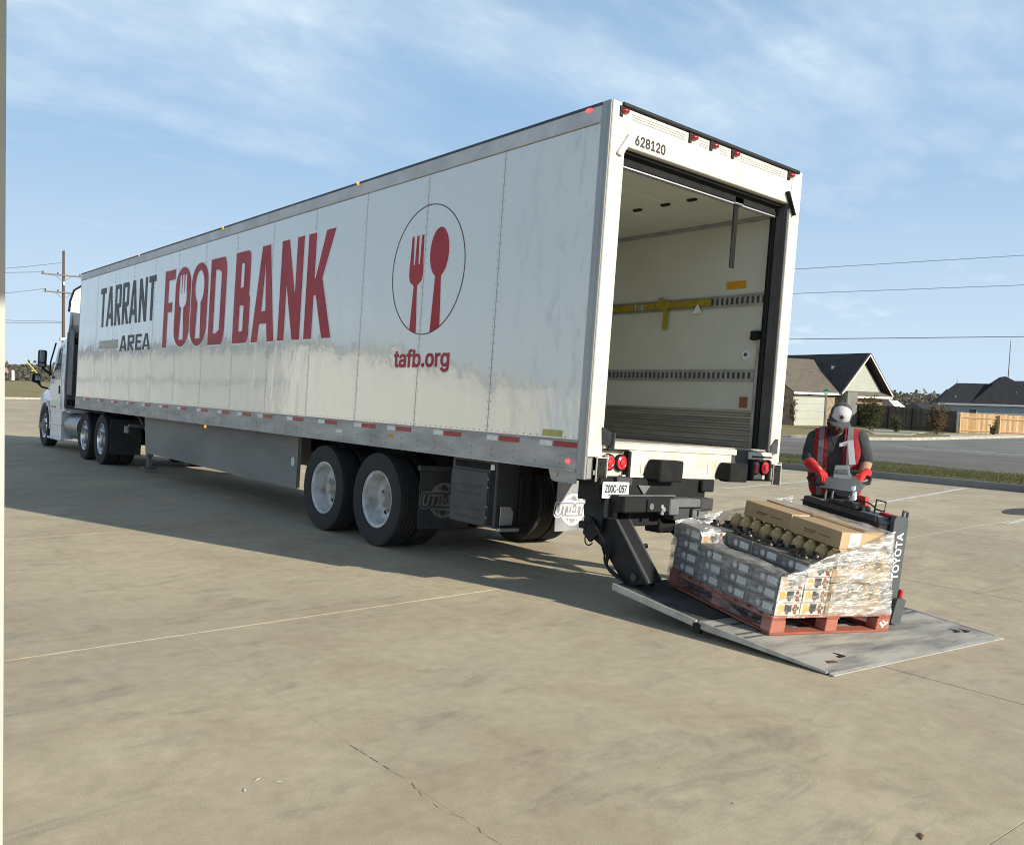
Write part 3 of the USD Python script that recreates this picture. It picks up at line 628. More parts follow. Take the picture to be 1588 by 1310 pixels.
# door opening: dark gap, stowed roll-up door, tracks
part(TR, 'door_gap', MB().box((0.14, 0.1, 3.60), (2.46, 0.14, 3.70)).box((0.14, 0.05, 3.675), (2.46, 0.1, 3.703)), 'black_matt')
part(TR, 'door_bottom_bar', MB().cbox((0.15, 0.13, 3.595), (2.40, 0.19, 3.665), 0.006).box((0.15, 0.11, 3.585), (2.40, 0.15, 3.597)), 'galvanised')
for k in range(6):
    part(TR, 'door_panel', MB().cbox((0.16, 0.2 + k * 0.5, 3.62), (2.40, 0.694 + k * 0.5, 3.66), 0.006), 'liner_white')
hp = MB()
for (x, y) in ((1.50, 1.08), (1.50, 0.72), (1.5, 0.40), (1.1, 1.6)): hp.cbox((x - 0.02, y - 0.05, 3.60), (x + 0.02, y + 0.05, 3.619), 0.004)
part(TR, 'hinge', hp, 'black_steel')
part(TR, 'hinge', MB().cbox((0.20, 0.14, 3.50), (0.27, 0.19, 3.59), 0.01), 'galvanised')
part(TR, 'door_strap', MB().cbox((1.775, 0.13, 3.01), (1.845, 0.14, 3.60), 0.002).cbox((1.78, 0.125, 3.3), (1.80, 0.131, 3.6), 0.001), 'strap_black')
part(TR, 'door_strap', MB().cbox((1.74, 0.10, 3.585), (1.88, 0.15, 3.66), 0.01), 'galvanised', label='steel strap anchor on the door edge')
nz = np.linspace(0.2, 5.0, 60); r0 = np.random.default_rng(3)
seal = MB(); e = 3.735 + r0.normal(0, 0.012, 60)
seal.grid(np.stack([np.stack([2.488 + 0 * nz, nz, 3.63 + 0 * nz], -1), np.stack([2.43 + r0.normal(0, 0.01, 60), nz, e - 0.08], -1), np.stack([2.42 + 0 * nz, nz, e], -1)]))
part(TR, 'door_seal', seal, 'strap_black')
part(TR, 'door_track', MB().cbox((2.40, 0.2, 3.60), (2.49, 5.0, 3.63), 0.004), 'galvanised')
for lo, hi, m in (((2.40, 0.124, 1.34), (2.436, 0.15, 3.62), 'black_steel'), ((2.436, 0.15, 1.34), (2.46, 0.18, 3.62), 'dark_grey_steel'), ((2.455, 0.185, 1.34), (2.492, 0.22, 3.62), 'black_steel'),
                  ((2.46, 0.225, 1.34), (2.495, 0.262, 2.50), 'galvanised')):
    part(TR, 'door_track', MB().cbox(lo, hi, 0.004), m)
part(TR, 'door_track', MB().cbox((2.41, -0.004, 1.34), (2.434, 0.12, 3.70), 0.004).cbox((2.404, 0.02, 1.34), (2.411, 0.035, 3.6), 0.002), 'track_grey')
part(TR, 'door_track', MB().cbox((0.14, 0.11, 1.34), (0.165, 0.2, 3.62), 0.004), 'black_steel')
part(TR, 'door_stop', MB().cbox((2.43, 0.225, 2.42), (2.495, 0.33, 2.51), 0.01), 'black_matt')
# lining
part(TR, 'inner_wall', MB().box((2.488, 0.14, 1.36), (2.498, 16.1, 3.8)), 'liner_white')
part(TR, 'inner_wall', MB().box((0.07, 0.14, 1.36), (0.08, 16.1, 3.8)), 'liner_white')
part(TR, 'inner_wall', MB().box((0.07, 16.08, 1.36), (2.5, 16.1, 3.8)), 'liner_white')
part(TR, 'ceiling', MB().box((0.07, 0.14, 3.80), (2.5, 16.1, 3.82)), 'liner_white')
def scuff(x, s):
    zz = np.linspace(1.355, 1.725, 61); off = 0.010 + 0.010 * np.clip(1.6 * np.sin((zz - 1.355) / 0.37 * 2 * np.pi * 6.5), -1, 1)
    yy = np.array([0.2, 16.05]); return MB().grid(np.stack([np.stack([x + s * off, np.full(61, y), zz], -1) for y in yy]))
part(TR, 'scuff_liner', scuff(2.488, -1), 'scuff_aluminium', label='ribbed metal kick strip low on the right inner wall')
part(TR, 'scuff_liner', scuff(0.08, 1), 'scuff_aluminium')
for z0, z1, y0 in ((2.765, 2.885, 0.17), (2.015, 2.13, 0.27)):
    t_ = part(TR, 'logistic_track', MB().box((2.476, y0, z0), (2.4885, 15, z1)).box((2.468, y0, z0), (2.48, 15, z0 + 0.014)).box((2.468, y0, z1 - 0.014), (2.48, 15, z1)).box((2.468, y0, z0), (2.48, y0 + 0.012, z1)), 'galvanised')
    sl = MB()
    for y in np.arange(y0 + 0.05, 7, 0.062): sl.box((2.472, y, z0 + 0.026), (2.4765, y + 0.026, z1 - 0.026))
    part(t_, 'slot', sl, 'dark_grey_steel', kind='stuff')
def flatIn(shape, depth, x): return MB().flat(shape, depth, O=(x, 0, 0), X=(0, -1, 0), Y=(0, 0, 1))      # on the inner wall, facing the left
part(TR, 'sticker', flatIn(sbox(-0.70, 2.945, -0.46, 3.025), 0.002, 2.487), 'sticker_orange')
part(TR, 'sticker', flatIn(sbox(-0.43, 1.75, -0.33, 1.86), 0.002, 2.487), 'sticker_rust')
v_ = part(TR, 'vent', MB().lathe([(0.058, 0), (0.058, 0.012), (0.045, 0.02), (0.03, 0.012), (0.001, 0.012)], (2.488, 0.39, 2.28), (-1, 0, 0), n=24), 'plate_white', smooth=40)
part(v_, 'plug', MB().lathe([(0.016, 0), (0.016, 0.012), (0.001, 0.014)], (2.477, 0.39, 2.28), (-1, 0, 0), n=14), 'dark_grey_steel')
# sill and lamps
part(TR, 'sill', MB().cbox((0.475, -0.02, 1.075), (1.84, 0.06, 1.335), 0.006).cbox((0.165, -0.03, 1.285), (1.90, 0.06, 1.338), 0.005).box((0.40, -0.03, 1.06), (1.70, 0.03, 1.078)), 'sill_steel')
cr = MB()
for x in (1.16, 1.5, 0.62): cr.cbox((x, -0.026, 1.10), (x + 0.012, -0.018, 1.20), 0.002)
part(TR, 'sill_crease', cr, 'sill_steel')
part(TR, 'sill', MB().hull([(1.84, 0.0, 1.075), (1.84, 0.0, 1.20), (1.90, 0.0, 1.336), (2.36, 0.0, 1.336), (2.30, 0.0, 1.2), (2.14, 0.0, 1.05), (1.84, .06, 1.075), (1.9, 0.06, 1.336), (2.36, 0.06, 1.336), (2.14, 0.06, 1.05)]), 'dark_grey_steel', label='dark grey plate with a notch beside the right lamps')
part(TR, 'sill', MB().cbox((2.10, -0.028, 1.255), (2.45, 0.0, 1.325), 0.005).cbox((2.16, -0.034, 1.268), (2.40, -0.026, 1.30), 0.003), 'frame_white', label='white capping strip above the right lamps')
for x0, x1 in ((0.165, 0.475), (2.13, 2.47)):
    hs = part(TR, 'lamp_box', MB().box((x0, 0.01, 1.065), (x1, 0.03, 1.285)), 'sill_steel')
    fr = MB().cbox((x0, -0.045, 1.052), (x1, 0.02, 1.066), 0.003)
    if x0 < 1: fr.cbox((x1 - 0.035, -0.05, 1.06), (x1, 0.02, 1.275), 0.006)
    else: fr.cbox((x0, -0.04, 1.06), (x0 + 0.05, 0.02, 1.25), 0.01).cbox((x1 - 0.05, -0.03, 1.06), (x1 - 0.01, 0.02, 1.25), 0.01)
    part(hs, 'housing', fr.cbox((x0, -0.045, 1.275), (x1 - 0.03, 0.02, 1.288), 0.004), 'black_steel')
for x in (0.245, 0.392, 2.215, 2.365):
    lm = part(TR, 'tail_lamp', MB().lathe([(0.001, 0.034), (0.03, 0.032), (0.055, 0.022), (0.058, 0.0), (0.001, 0)], (x, -0.005, 1.178), (0, -1, 0), n=28), 'lamp_red' if x != 2.215 else 'lamp_red_dull', smooth=50)
    part(lm, 'grommet', MB().lathe([(0.056, 0), (0.056, 0.02), (0.06, 0.026), (0.07, 0.02), (0.072, 0)], (x, -0.0, 1.178), (0, -1, 0), n=28), 'black_matt', smooth=50)
    part(lm, 'lens_ring', MB().lathe([(0.028, 0), (0.028, 0.034), (0.034, 0.036), (0.036, 0.030), (0.036, 0)], (x, -0.005, 1.178), (0, -1, 0), n=24), 'lamp_red_dull')
for lo, hi in (((0.71, -0.16, 1.035), (1.01, -0.02, 1.218)), ((1.665, -0.14, 1.045), (1.94, -0.02, 1.215))):
    part(TR, 'dock_bumper', MB().cbox(lo, hi, 0.012).hull([(lo[0] - 0.06, -0.03, lo[2] + 0.02), (lo[0] - 0.06, -0.02, lo[2] + 0.02), (lo[0], -0.15, lo[2] + 0.02), (lo[0], -0.15, hi[2] - 0.02), (lo[0], -0.02, hi[2] - 0.02), (lo[0], -0.02, lo[2] + 0.02)]), 'black_matt')
for x0, s in ((0.105, 1), (2.495, 1)):
    b_ = part(TR, 'hinge_bracket', MB().cbox((x0 - 0.016, -0.035, 1.02), (x0 + 0.086, -0.022, 1.215), 0.004), 'black_steel')
    part(b_, 'flange', MB().cbox((x0 + 0.086, -0.052, 1.015), (x0 + 0.096, -0.01, 1.24), 0.003).cbox((x0 - 0.02, -0.05, 1.208), (x0 + 0.096, -0.01, 1.218), 0.003).cbox((x0 - 0.024, -0.045, 1.018), (x0 - 0.016, -0.03, 1.215), 0.003), 'frame_white')
    hl = MB()
    for z in (1.06, 1.165): hl.cyl((x0 + 0.035, -0.0385, z), (x0 + 0.035, -0.034, z), 0.018, n=14)
    part(b_, 'bolt_hole', hl, 'black_matt')
part(TR, 'corner_wing', MB().hull([(0.135, -0.02, 1.46), (0.15, -0.02, 1.32), (0.21, -0.09, 1.31), (0.21, -0.09, 1.41), (0.14, -0.012, 1.46), (0.155, -0.012, 1.32)]).cbox((0.2, -0.1, 1.29), (0.214, -0.02, 1.42), 0.003), 'dark_grey_steel')
part(TR, 'corner_wing', MB().hull([(2.44, -0.02, 1.40), (2.50, -0.05, 1.46), (2.50, -0.05, 1.32), (2.44, -0.02, 1.31), (2.44, -0.012, 1.40), (2.5, -0.012, 1.46), (2.5, -0.012, 1.32), (2.44, -0.012, 1.31)]), 'dark_grey_steel')
pl = part(TR, 'number_plate', flatY(sbox(0.105, 0.892, 0.41, 1.025).buffer(-0.012).buffer(0.012), 0.003, -0.1), 'plate_white')
tx_ = text2d('Z00C-057', 0.06, True); tx_ = affinity.translate(affinity.scale(tx_, 0.25 / tx_.bounds[2], 1, origin=(0, 0)), 0.132, 0.94)
part(pl, 'lettering', flatY(tx_, 0.002, -0.104), 'graphic_grey')
part(pl, 'lettering', flatY(sbox(0.17, 0.915, 0.36, 0.922), 0.002, -0.104), 'graphic_grey')
part(TR, 'plate_bracket', MB().cbox((0.28, -0.09, 1.0), (0.46, -0.06, 1.065), 0.004).cbox((0.16, -0.12, 0.73), (0.175, -0.08, 0.89), 0.002).cbox((0.27, -0.12, 0.73), (0.285, -0.08, 0.89), 0.002).cbox((0.16, -0.12, 0.73), (0.285, -0.08, 0.742), 0.002), 'dark_grey_steel')

# lettering on the long side: reading direction is -y
def Lm(polys): return unary_union(polys)
def P_(*p): return Polygon(p)
def letter(c, w, s):
    """condensed capital of height 1, width w, stroke s"""
    if c == 'F': return Lm([sbox(0, 0, s, 1), sbox(0, 1 - s * .82, w, 1), sbox(0, .46, w * .8, .46 + s * .78)])
    if c == 'E': return Lm([sbox(0, 0, s, 1), sbox(0, 1 - s * .8, w, 1), sbox(0, .44, w * .88, .44 + s * .75), sbox(0, 0, w, s * .8)])
    if c == 'T': return Lm([sbox(w / 2 - s / 2, 0, w / 2 + s / 2, 1), sbox(0, 1 - s * .95, w, 1)])
    if c == 'A': return P_((0, 0), (w / 2 - s * .62, 1), (w / 2 + s * .62, 1), (w, 0), (w - s, 0), (w - s - .035 * 1, .19), (s + .035, .19), (s, 0)).difference(P_((s + .075, .32), (w / 2, .84), (w - s - .075, .32)))
    if c == 'N': return Lm([sbox(0, 0, s * .9, 1), sbox(w - s * .9, 0, w, 1), P_((0, 1), (s, 1), (w, 0), (w - s, 0))])
    if c == 'K': return Lm([sbox(0, 0, s, 1), P_((s * .7, .40), (w - s * 1.05, 1), (w + s * .05, 1), (s * 1.55, .42)), P_((s * .95, .55), (s * 1.75, .66), (w + s * .1, 0), (w - s, 0))])
    if c == 'D':
        o = sbox(0, 0, w, 1).intersection(Lm([sbox(0, 0, w * .5, 1), affinity.scale(sbox(.2, .2, .8, .8).buffer(.2), w, 1, origin=(0, 0))]))
        i = Lm([sbox(s, s * .85, w * .45, 1 - s * .85), affinity.scale(sbox(.2, .2, .8, .8).buffer(.2), w - s * 2 + .02, 1 - s * 1.7, origin=(0, 0)).buffer(0)])
        i = Lm([sbox(s, s * .85, w * .55, 1 - s * .85), sbox(s + .04, s * .85 + .06, w - s - .04, 1 - s * .85 - .06).buffer(.04)])
        return o.difference(i)
    if c in 'BPR':
        def bowl(z0, z1, ww): return sbox(0, z0, ww, z1).intersection(Lm([sbox(0, z0, ww * .55, z1), sbox(.2 * ww, z0 + .09, ww - .09, z1 - .09).buffer(.09)]))
        def hole(z0, z1, ww): return Lm([sbox(s, z0 + s * .75, ww * .5, z1 - s * .75), sbox(s + .02, z0 + s * .75 + .02, ww - s - .02, z1 - s * .75 - .02).buffer(.02)])
        if c == 'B': return Lm([bowl(0, .54, w), bowl(.48, 1, w * .94)]).difference(Lm([hole(0, .54, w), hole(.48, 1, w * .94)]))
        return Lm([bowl(.42, 1, w).difference(hole(.42, 1, w)), sbox(0, 0, s, 1), P_((s * .8, .45), (s * 1.8, .5), (w + .01, 0), (w - s * 1.02, 0))])
def fork(w=0.2, h=1.0):
    tines = [sbox(-w / 2 + k * w * .36, h * .70, -w / 2 + k * w * .36 + w * .27, h * .98).buffer(w * .02) for k in range(3)]
    tines = [P_((-w / 2 + k * w * .36, h * .68), (-w / 2 + k * w * .36 + w * .06, h * .99), (-w / 2 + k * w * .36 + w * .21, h * .99), (-w / 2 + k * w * .36 + w * .27, h * .68)) for k in range(3)]
    head = Lm([sbox(-w / 2, h * .60, w / 2, h * .70), P_((-w / 2, h * .61), (-w * .42, h * .545), (-w * .12, h * .50), (w * .12, h * .50), (w * .42, h * .545), (w / 2, h * .61))]).buffer(.004)
    return Lm(tines + [head, P_((-w * .11, h * .52), (w * .11, h * .52), (w * .26, 0), (-w * .26, 0))])
def spoon(w=0.2, h=1.0):
    bowl = affinity.scale(Point(0, 0).buffer(1, 24), w / 2, h * .235); bowl = affinity.translate(bowl, 0, h * .765)
    return Lm([bowl, P_((-w * .15, h * .56), (w * .15, h * .56), (w * .26, 0), (-w * .26, 0))])
def word(s, h, wd, st, gap, special=None):
    out, x = [], 0
    for i, c in enumerate(s):
        w_ = wd[i]
        if c == 'O':
            g = affinity.scale(sbox(.5, .24, .5001, .76).buffer(.24, 16), w_ / .48, 1, origin=(.5, .5)); g = affinity.translate(g, w_ / 2 - .5, 0)
            cut = fork(w_ * .46, .80) if special and special[i] == 'f' else spoon(w_ * .50, .80)
            g = g.difference(affinity.translate(cut, w_ / 2, .10).buffer(.012))
        else: g = letter(c, w_, st)
        out.append(affinity.translate(g, x, 0)); x += w_ + gap[i]
    return affinity.scale(Lm(out), h, h, origin=(0, 0))
HT = 1.29
F = word('FOOD', HT, [.40, .56, .56, .50], .155, [.03, .035, .075, 0], ' fs ')
fl_ = F.bounds; F = affinity.scale(F, (10.5 - 7.76) / fl_[2], 1, origin=(0, 0))
B = word('BANK', HT, [.46, .60, .52, .56], .17, [.085, .10, .10, 0]); B = affinity.scale(B, (7.43 - 4.44) / B.bounds[2], 1, origin=(0, 0))
def side(shape, y0, z0, x, material, name, depth=0.002, label=None):
    return part(TR, name, MB().flat(shape, depth, O=(x, y0, z0), X=(0, -1, 0), Y=(0, 0, 1)), material, label=label)
for shp, y0 in ((F, 10.5), (B, 7.43)):
    side(shp.buffer(.022), y0, 2.29, -0.0035, 'graphic_white', 'lettering_outline')
    side(shp, y0, 2.29, -0.0065, 'graphic_red', 'lettering')
Tt = word('TARRANT', 0.79, [.44, .56, .46, .46, .56, .50, .44], .15, [.06, .09, .09, .05, .09, .09, 0]); Tt = affinity.scale(Tt, (14.5 - 10.99) / Tt.bounds[2], 1, origin=(0, 0))
side(Tt, 14.5, 2.785, -0.0055, 'graphic_grey', 'lettering')
Ar = word('AREA', 0.29, [.9, .8, .72, .9], .22, [.14, .16, .10, 0]); Ar = affinity.scale(Ar, (13.01 - 11.17) / Ar.bounds[2], 1, origin=(0, 0))
side(Ar, 13.01, 2.28, -0.0055, 'graphic_grey', 'lettering')
side(sbox(0, 0, 1.33, 0.165), 14.47, 2.345, -0.0055, 'graphic_tan', 'lettering_bar')
ring = Point(0, 0).buffer(0.652, 48)
side(ring.difference(Point(0, 0).buffer(0.642, 48)), 2.475, 2.915, -0.0055, 'ring_maroon', 'emblem_ring')
fk_ = affinity.translate(fork(0.25, 1.03), -0.19, -0.66); sp_ = affinity.translate(spoon(0.325, 1.04), 0.21, -0.64)
clip = Point(0, 0).buffer(0.643, 48)
for g in (fk_, sp_):
    side(g.buffer(.016).intersection(clip), 2.475, 2.915, -0.0035, 'graphic_white', 'emblem_outline')
    side(g.intersection(clip), 2.475, 2.915, -0.0065, 'graphic_red', 'emblem')
tf = text2d('tafb.org', 0.165, True); tf = affinity.scale(tf, 1.01 / (tf.bounds[2] - tf.bounds[0]), 1, origin=(0, 0)); tf = affinity.translate(tf, -tf.bounds[0], 0)
side(tf.buffer(.010), 2.985, 1.945, -0.0035, 'graphic_white', 'lettering_outline'); side(tf, 2.985, 1.945, -0.0065, 'graphic_red', 'lettering')
# conspicuity tape, labels and side lamps
for y in (.10, .83, 1.69, 2.56, 3.27, 4.14, 5.0, 5.9, 6.6, 7.35, 8.2, 9.1, 10.0, 10.95, 11.9, 12.9, 13.9, 15.0):
    part(TR, 'reflective_tape', MB().box((-0.0145, y, 1.275), (-0.0125, y + 0.285, 1.320)), 'tape_red')
    part(TR, 'reflective_tape', MB().box((-0.0145, y + 0.30, 1.275), (-0.0125, y + 0.46, 1.320)), 'tape_white')
side(sbox(0, 0, 0.24, 0.055), 0.54, 1.355, -0.0055, 'tape_yellow', 'sticker')
part(TR, 'sticker', MB().box((-0.0145, 4.0, 1.19), (-0.0125, 4.13, 1.225)), 'tape_white'); part(TR, 'sticker', MB().box((-0.0145, 2.9, 1.20), (-0.0125, 3.0, 1.235)), 'sticker_orange')
part(TR, 'side_lamp', MB().lathe([(0.001, 0.03), (0.015, 0.026), (0.022, 0.01), (0.024, 0)], (-0.012, 0.19, 1.165), (-1, 0, 0), n=14), 'lamp_red_lit', smooth=60)
part(TR, 'side_lamp', MB().man(Manifold.sphere(1, 20).scale([0.02, 0.042, 0.018]).translate([-0.018, 0.24, 3.99])), 'lamp_red_lit', smooth=60)
for y in (3.97, 7.98, 12.0): part(TR, 'side_lamp', MB().lathe([(0.001, 0.02), (0.015, 0.016), (0.022, 0)], (-0.017, y, 4.01), (-1, 0, 0), n=12), 'lamp_amber', smooth=60)
part(TR, 'side_lamp', MB().lathe([(0.001, 0.03), (0.02, 0.02), (0.026, 0)], (-0.0, 8.28, 1.055), (-1, 0, 0), n=12), 'lamp_amber', smooth=60)
# under-frame
uf = MB().box((0.05, 0.12, 1.10), (2.54, 16.1, 1.30))
for y in np.arange(0.3, 16, 0.61): uf.box((0.03, y, 1.09), (2.56, y + 0.05, 1.2))
part(TR, 'underframe', uf, 'black_matt')
part(TR, 'slider_frame', MB().box((0.62, 1.9, 0.86), (0.78, 6.0, 1.1)).box((1.81, 1.9, 0.86), (1.97, 6.0, 1.1)).box((0.62, 2.6, 0.9), (1.97, 2.75, 1.08)).box((0.62, 5.0, 0.9), (1.97, 5.15, 1.08)).box((0.55, 0.25, 0.80), (1.40, 0.4, 1.08)), 'black_matt')
for y in (3.26, 4.50): part(TR, 'axle', MB().cyl((0.5, y, 0.50), (2.09, y, 0.50), 0.065, n=14).cyl((0.6, y + 0.1, 0.62), (0.6, y + 0.5, 0.85), 0.1, n=12).cyl((1.99, y + 0.1, 0.62), (1.99, y + 0.5, 0.85), 0.1, n=12).box((0.72, y - 0.1, 0.45), (0.78, y + 0.6, 0.7)).box((1.81, y - 0.1, 0.45), (1.87, y + 0.6, 0.7)), 'black_steel')
part(TR, 'lamp_tab', MB().hull([(0.0, 0.102, 1.085), (0.0, 0.44, 1.085), (0.0, 0.40, 1.0), (0.0, 0.36, 0.985), (0.0, 0.102, 0.985), (0.012, 0.102, 1.085), (0.012, 0.44, 1.085), (0.012, 0.36, 0.985), (0.012, 0.102, 0.985)]).cyl((0.0, 0.34, 1.045), (-0.01, 0.34, 1.045), 0.02, n=12), 'rail_grey')

def tyre_prof(R0, w, rin):
    h = w / 2; p = [(rin, -h * .72), (rin + .03, -h * .93), (R0 * .80, -h), (R0 * .93, -h * .98), (R0 * .985, -h * .90), (R0 * .992, -h * .80)]
    for g in (-.52, -.18, .18, .52):
        p += [(R0, h * (g - .045)), (R0 - .013, h * (g - .03)), (R0 - .013, h * (g + .03)), (R0, h * (g + .045))]
    p += [(R0 * .992, h * .80), (R0 * .985, h * .90), (R0 * .93, h * .98), (R0 * .80, h), (rin + .03, h * .93), (rin, h * .72)]
    return p
def wheel(parent, pos, out, deep=True, R0=0.51, w=0.275, rimmat='rim_white', dual=True, holes=10):
    """out: +1 when the outer face looks towards -x, else -1"""
    path = fresh(parent, 'wheel'); x = UsdGeom.Xform.Define(stage, path); x.AddTransformOp().Set(xf(trans(pos) @ rot([0, 0, 1], 0 if out > 0 else 180)))
    ax = (-1, 0, 0)
    part(path, 'tyre', MB().lathe(tyre_prof(R0, w, 0.292), (0, 0, 0), ax, n=56), 'rubber', smooth=30)
    d = w / 2
    if deep: prof = [(0.292, -d * .7), (0.285, d * .4), (0.306, d * .80), (0.312, d * .86), (0.302, d * .88), (0.280, d * .74), (0.268, d * .3), (0.255, -d * .35), (0.21, -d * .52), (0.12, -d * .55), (0.001, -d * .55)]
    else: prof = [(0.292, -d * .7), (0.306, d * .80), (0.312, d * .86), (0.302, d * .88), (0.275, d * .70), (0.25, d * .45), (0.19, d * .8), (0.10, d * .85), (0.001, d * .85)]
    part(path, 'rim', MB().lathe(prof, (0, 0, 0), ax, n=48), rimmat, smooth=35)
    hb = MB()
    xo = -d * .55 if deep else d * .85
    hb.lathe([(0.115, xo), (0.115, xo + .05), (0.10, xo + .06), (0.075, xo + .10), (0.06, xo + .13), (0.001, xo + .135)], (0, 0, 0), ax, n=24)
    part(path, 'hub', hb, 'hub_grey', smooth=35)
    nt = MB()
    for k in range(10):
        t = k / 10 * 2 * np.pi; c = np.array([0, math.cos(t) * .142, math.sin(t) * .142]); nt.cyl(c + [-(xo - 0.002), 0, 0], c + [-(xo + .035), 0, 0], 0.016, 0.014, n=6)
    part(path, 'lug_nut', nt, 'hub_grey', kind='stuff')
    if holes:
        hh = MB()
        for k in range(5):
            t = k / 5 * 2 * np.pi + .3; c = np.array([0, math.cos(t) * .196, math.sin(t) * .196]); hh.cyl(c + [-(xo - 0.004 if deep else xo - 0.06), 0, 0], c + [-(xo + 0.006 if deep else xo - 0.005), 0, 0], 0.026, n=12)
        part(path, 'hand_hole', hh, 'black_matt')
    if dual: part(path, 'tyre', MB().lathe(tyre_prof(R0, w, 0.28), (0.31, 0, 0), ax, n=40), 'rubber', smooth=30)
for y in (3.26, 4.50):
    wheel(TR, (0.175, y, 0.51), 1); wheel(TR, (2.415, y, 0.51), -1)

def emblem_u(w):
    g = Point(0, 0).buffer(1, 40); gl = [g.difference(g.buffer(-.09))]
    for k in (-.5, .5): gl.append(affinity.translate(affinity.scale(g.difference(g.buffer(-.13)), .45 if k < 0 else .82, 1), 0, 0).intersection(g))
    for z in (.52, -.52): gl.append(affinity.rotate(sbox(-1, z - .05, 1, z + .05), -6).intersection(g))
    t = text2d('UTILITY', .62, True, .82); b = t.bounds; t = affinity.translate(t, -(b[0] + b[2]) / 2, -.31); t = affinity.skew(t, 10, 0)
    plate = t.buffer(.16)
    s = Lm([Lm(gl).difference(plate), plate.difference(plate.buffer(-.06)), t])
    return affinity.scale(s, w / 2 / 1.1, w / 2 / 1.1, origin=(0, 0))
f1 = part(TR, 'mud_flap', MB().cbox((-0.0, 2.345, 0.31), (0.64, 2.357, 0.92), 0.004), 'flap_black')
part(f1, 'flap_bar', MB().cbox((-0.02, 2.335, 0.90), (0.64, 2.37, 0.95), 0.004), 'dark_grey_steel')
part(f1, 'emblem', flatY(affinity.translate(emblem_u(0.40), 0.30, 0.60), 0.002, 2.344), 'worn_grey_steel')
f2 = part(TR, 'mud_flap', MB().cbox((2.10, 2.60, 0.20), (2.61, 2.612, 0.90), 0.004), 'flap_sunlit', label='mud flap with white emblem, sunlight put into its grey')
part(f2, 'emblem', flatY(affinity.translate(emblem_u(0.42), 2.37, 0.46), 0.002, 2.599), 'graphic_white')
# steel box under the floor
bx = part(TR, 'storage_box', MB().cbox((0.10, 1.24, 0.46), (0.40, 1.95, 1.09), 0.008), 'dark_grey_steel')
d_ = MB().cbox((0.085, 1.36, 0.47), (0.102, 1.94, 0.97), 0.006)
for z0 in (0.82, 0.60): d_.cbox((0.078, 1.46, z0), (0.088, 1.86, z0 + 0.012), 0.003).cbox((0.078, 1.46, z0 - 0.075), (0.088, 1.86, z0 - 0.065), 0.003)
part(bx, 'door', d_, 'dark_grey_steel')
part(bx, 'slot', MB().box((0.0985, 1.36, 0.99), (0.1005, 1.90, 1.055)), 'black_matt')
part(bx, 'jamb', MB().box((0.0985, 1.27, 0.48), (0.1005, 1.345, 1.0)), 'black_matt')
bl = MB()
for z in (0.55, 0.65, 0.83, 0.91): bl.cyl((0.10, 1.35, z), (0.08, 1.35, z), 0.013, n=10)
part(bx, 'bolt', bl, 'worn_grey_steel')
part(bx, 'sticker', MB().box((0.092, 1.28, 0.995), (0.0945, 1.335, 1.045)), 'plate_white')
part(TR, 'reflector_bracket', MB().hull([(0.12, 1.18, 0.50), (0.26, 1.18, 0.50), (0.27, 1.18, 0.62), (0.23, 1.18, 0.67), (0.12, 1.18, 0.67), (0.12, 1.19, 0.50), (0.26, 1.19, 0.50), (0.27, 1.19, 0.62), (0.23, 1.19, 0.67), (0.12, 1.19, 0.67)]).cbox((0.10, 1.15, 0.445), (0.33, 1.2, 0.475), 0.003), 'rail_grey')
part(TR, 'bracket_rod', MB().cyl((0.33, 1.17, 0.46), (0.33, 1.17, 0.95), 0.008, n=8).cyl((0.1, 1.15, 0.49), (0.42, 1.15, 0.505), 0.01, n=8).box((0.36, 1.2, 0.42), (0.48, 1.5, 1.1)), 'black_steel')
# skirt and landing gear
sk = part(TR, 'side_skirt', MB().hull([(0.15, 5.42, 0.40), (0.15, 5.42, 1.09), (0.15, 11.75, 1.09), (0.15, 11.6, 0.42), (0.165, 5.42, 0.40), (0.165, 5.42, 1.09), (0.165, 11.75, 1.09), (0.165, 11.6, 0.42)]), 'skirt_grey')
part(sk, 'stiffener', MB().cbox((0.165, 5.42, 0.41), (0.20, 5.46, 1.09), 0.003), 'rail_grey')
part(sk, 'badge', MB().flat(affinity.scale(Point(0, 0).buffer(1, 20), .05, .06), 0.003, O=(0.148, 5.55, 0.74), X=(0, -1, 0), Y=(0, 0, 1)), 'print_pale')
part(TR, 'side_skirt', MB().box((2.43, 5.42, 0.40), (2.445, 11.6, 1.09)), 'skirt_grey')
lg = MB()
for x in (0.42, 2.05): lg.cbox((x, 12.35, 0.30), (x + 0.12, 12.47, 1.1), 0.01).cyl((x + .06, 12.41, 0.1), (x + .06, 12.41, 0.4), 0.045, n=12).cbox((x - .06, 12.28, 0.06), (x + .18, 12.54, 0.1), 0.01)
part(TR, 'landing_gear', lg.cyl((0.48, 12.5, .7), (.48, 13.3, 1.1), 0.03, n=8).cyl((0.48, 12.3, .7), (.48, 11.95, 1.1), 0.03, n=8).cyl((0.4, 12.41, 0.8), (2.2, 12.41, 0.8), 0.02, n=8).cbox((0.1, 12.5, 0.84), (0.42, 12.56, 0.9), .01).cbox((0.08, 12.5, 0.72), (0.12, 12.75, 0.86), .01), 'worn_grey_steel')
part(TR, 'kingpin_plate', MB().box((0.3, 13.5, 1.06), (2.3, 16.1, 1.12)), 'black_steel')

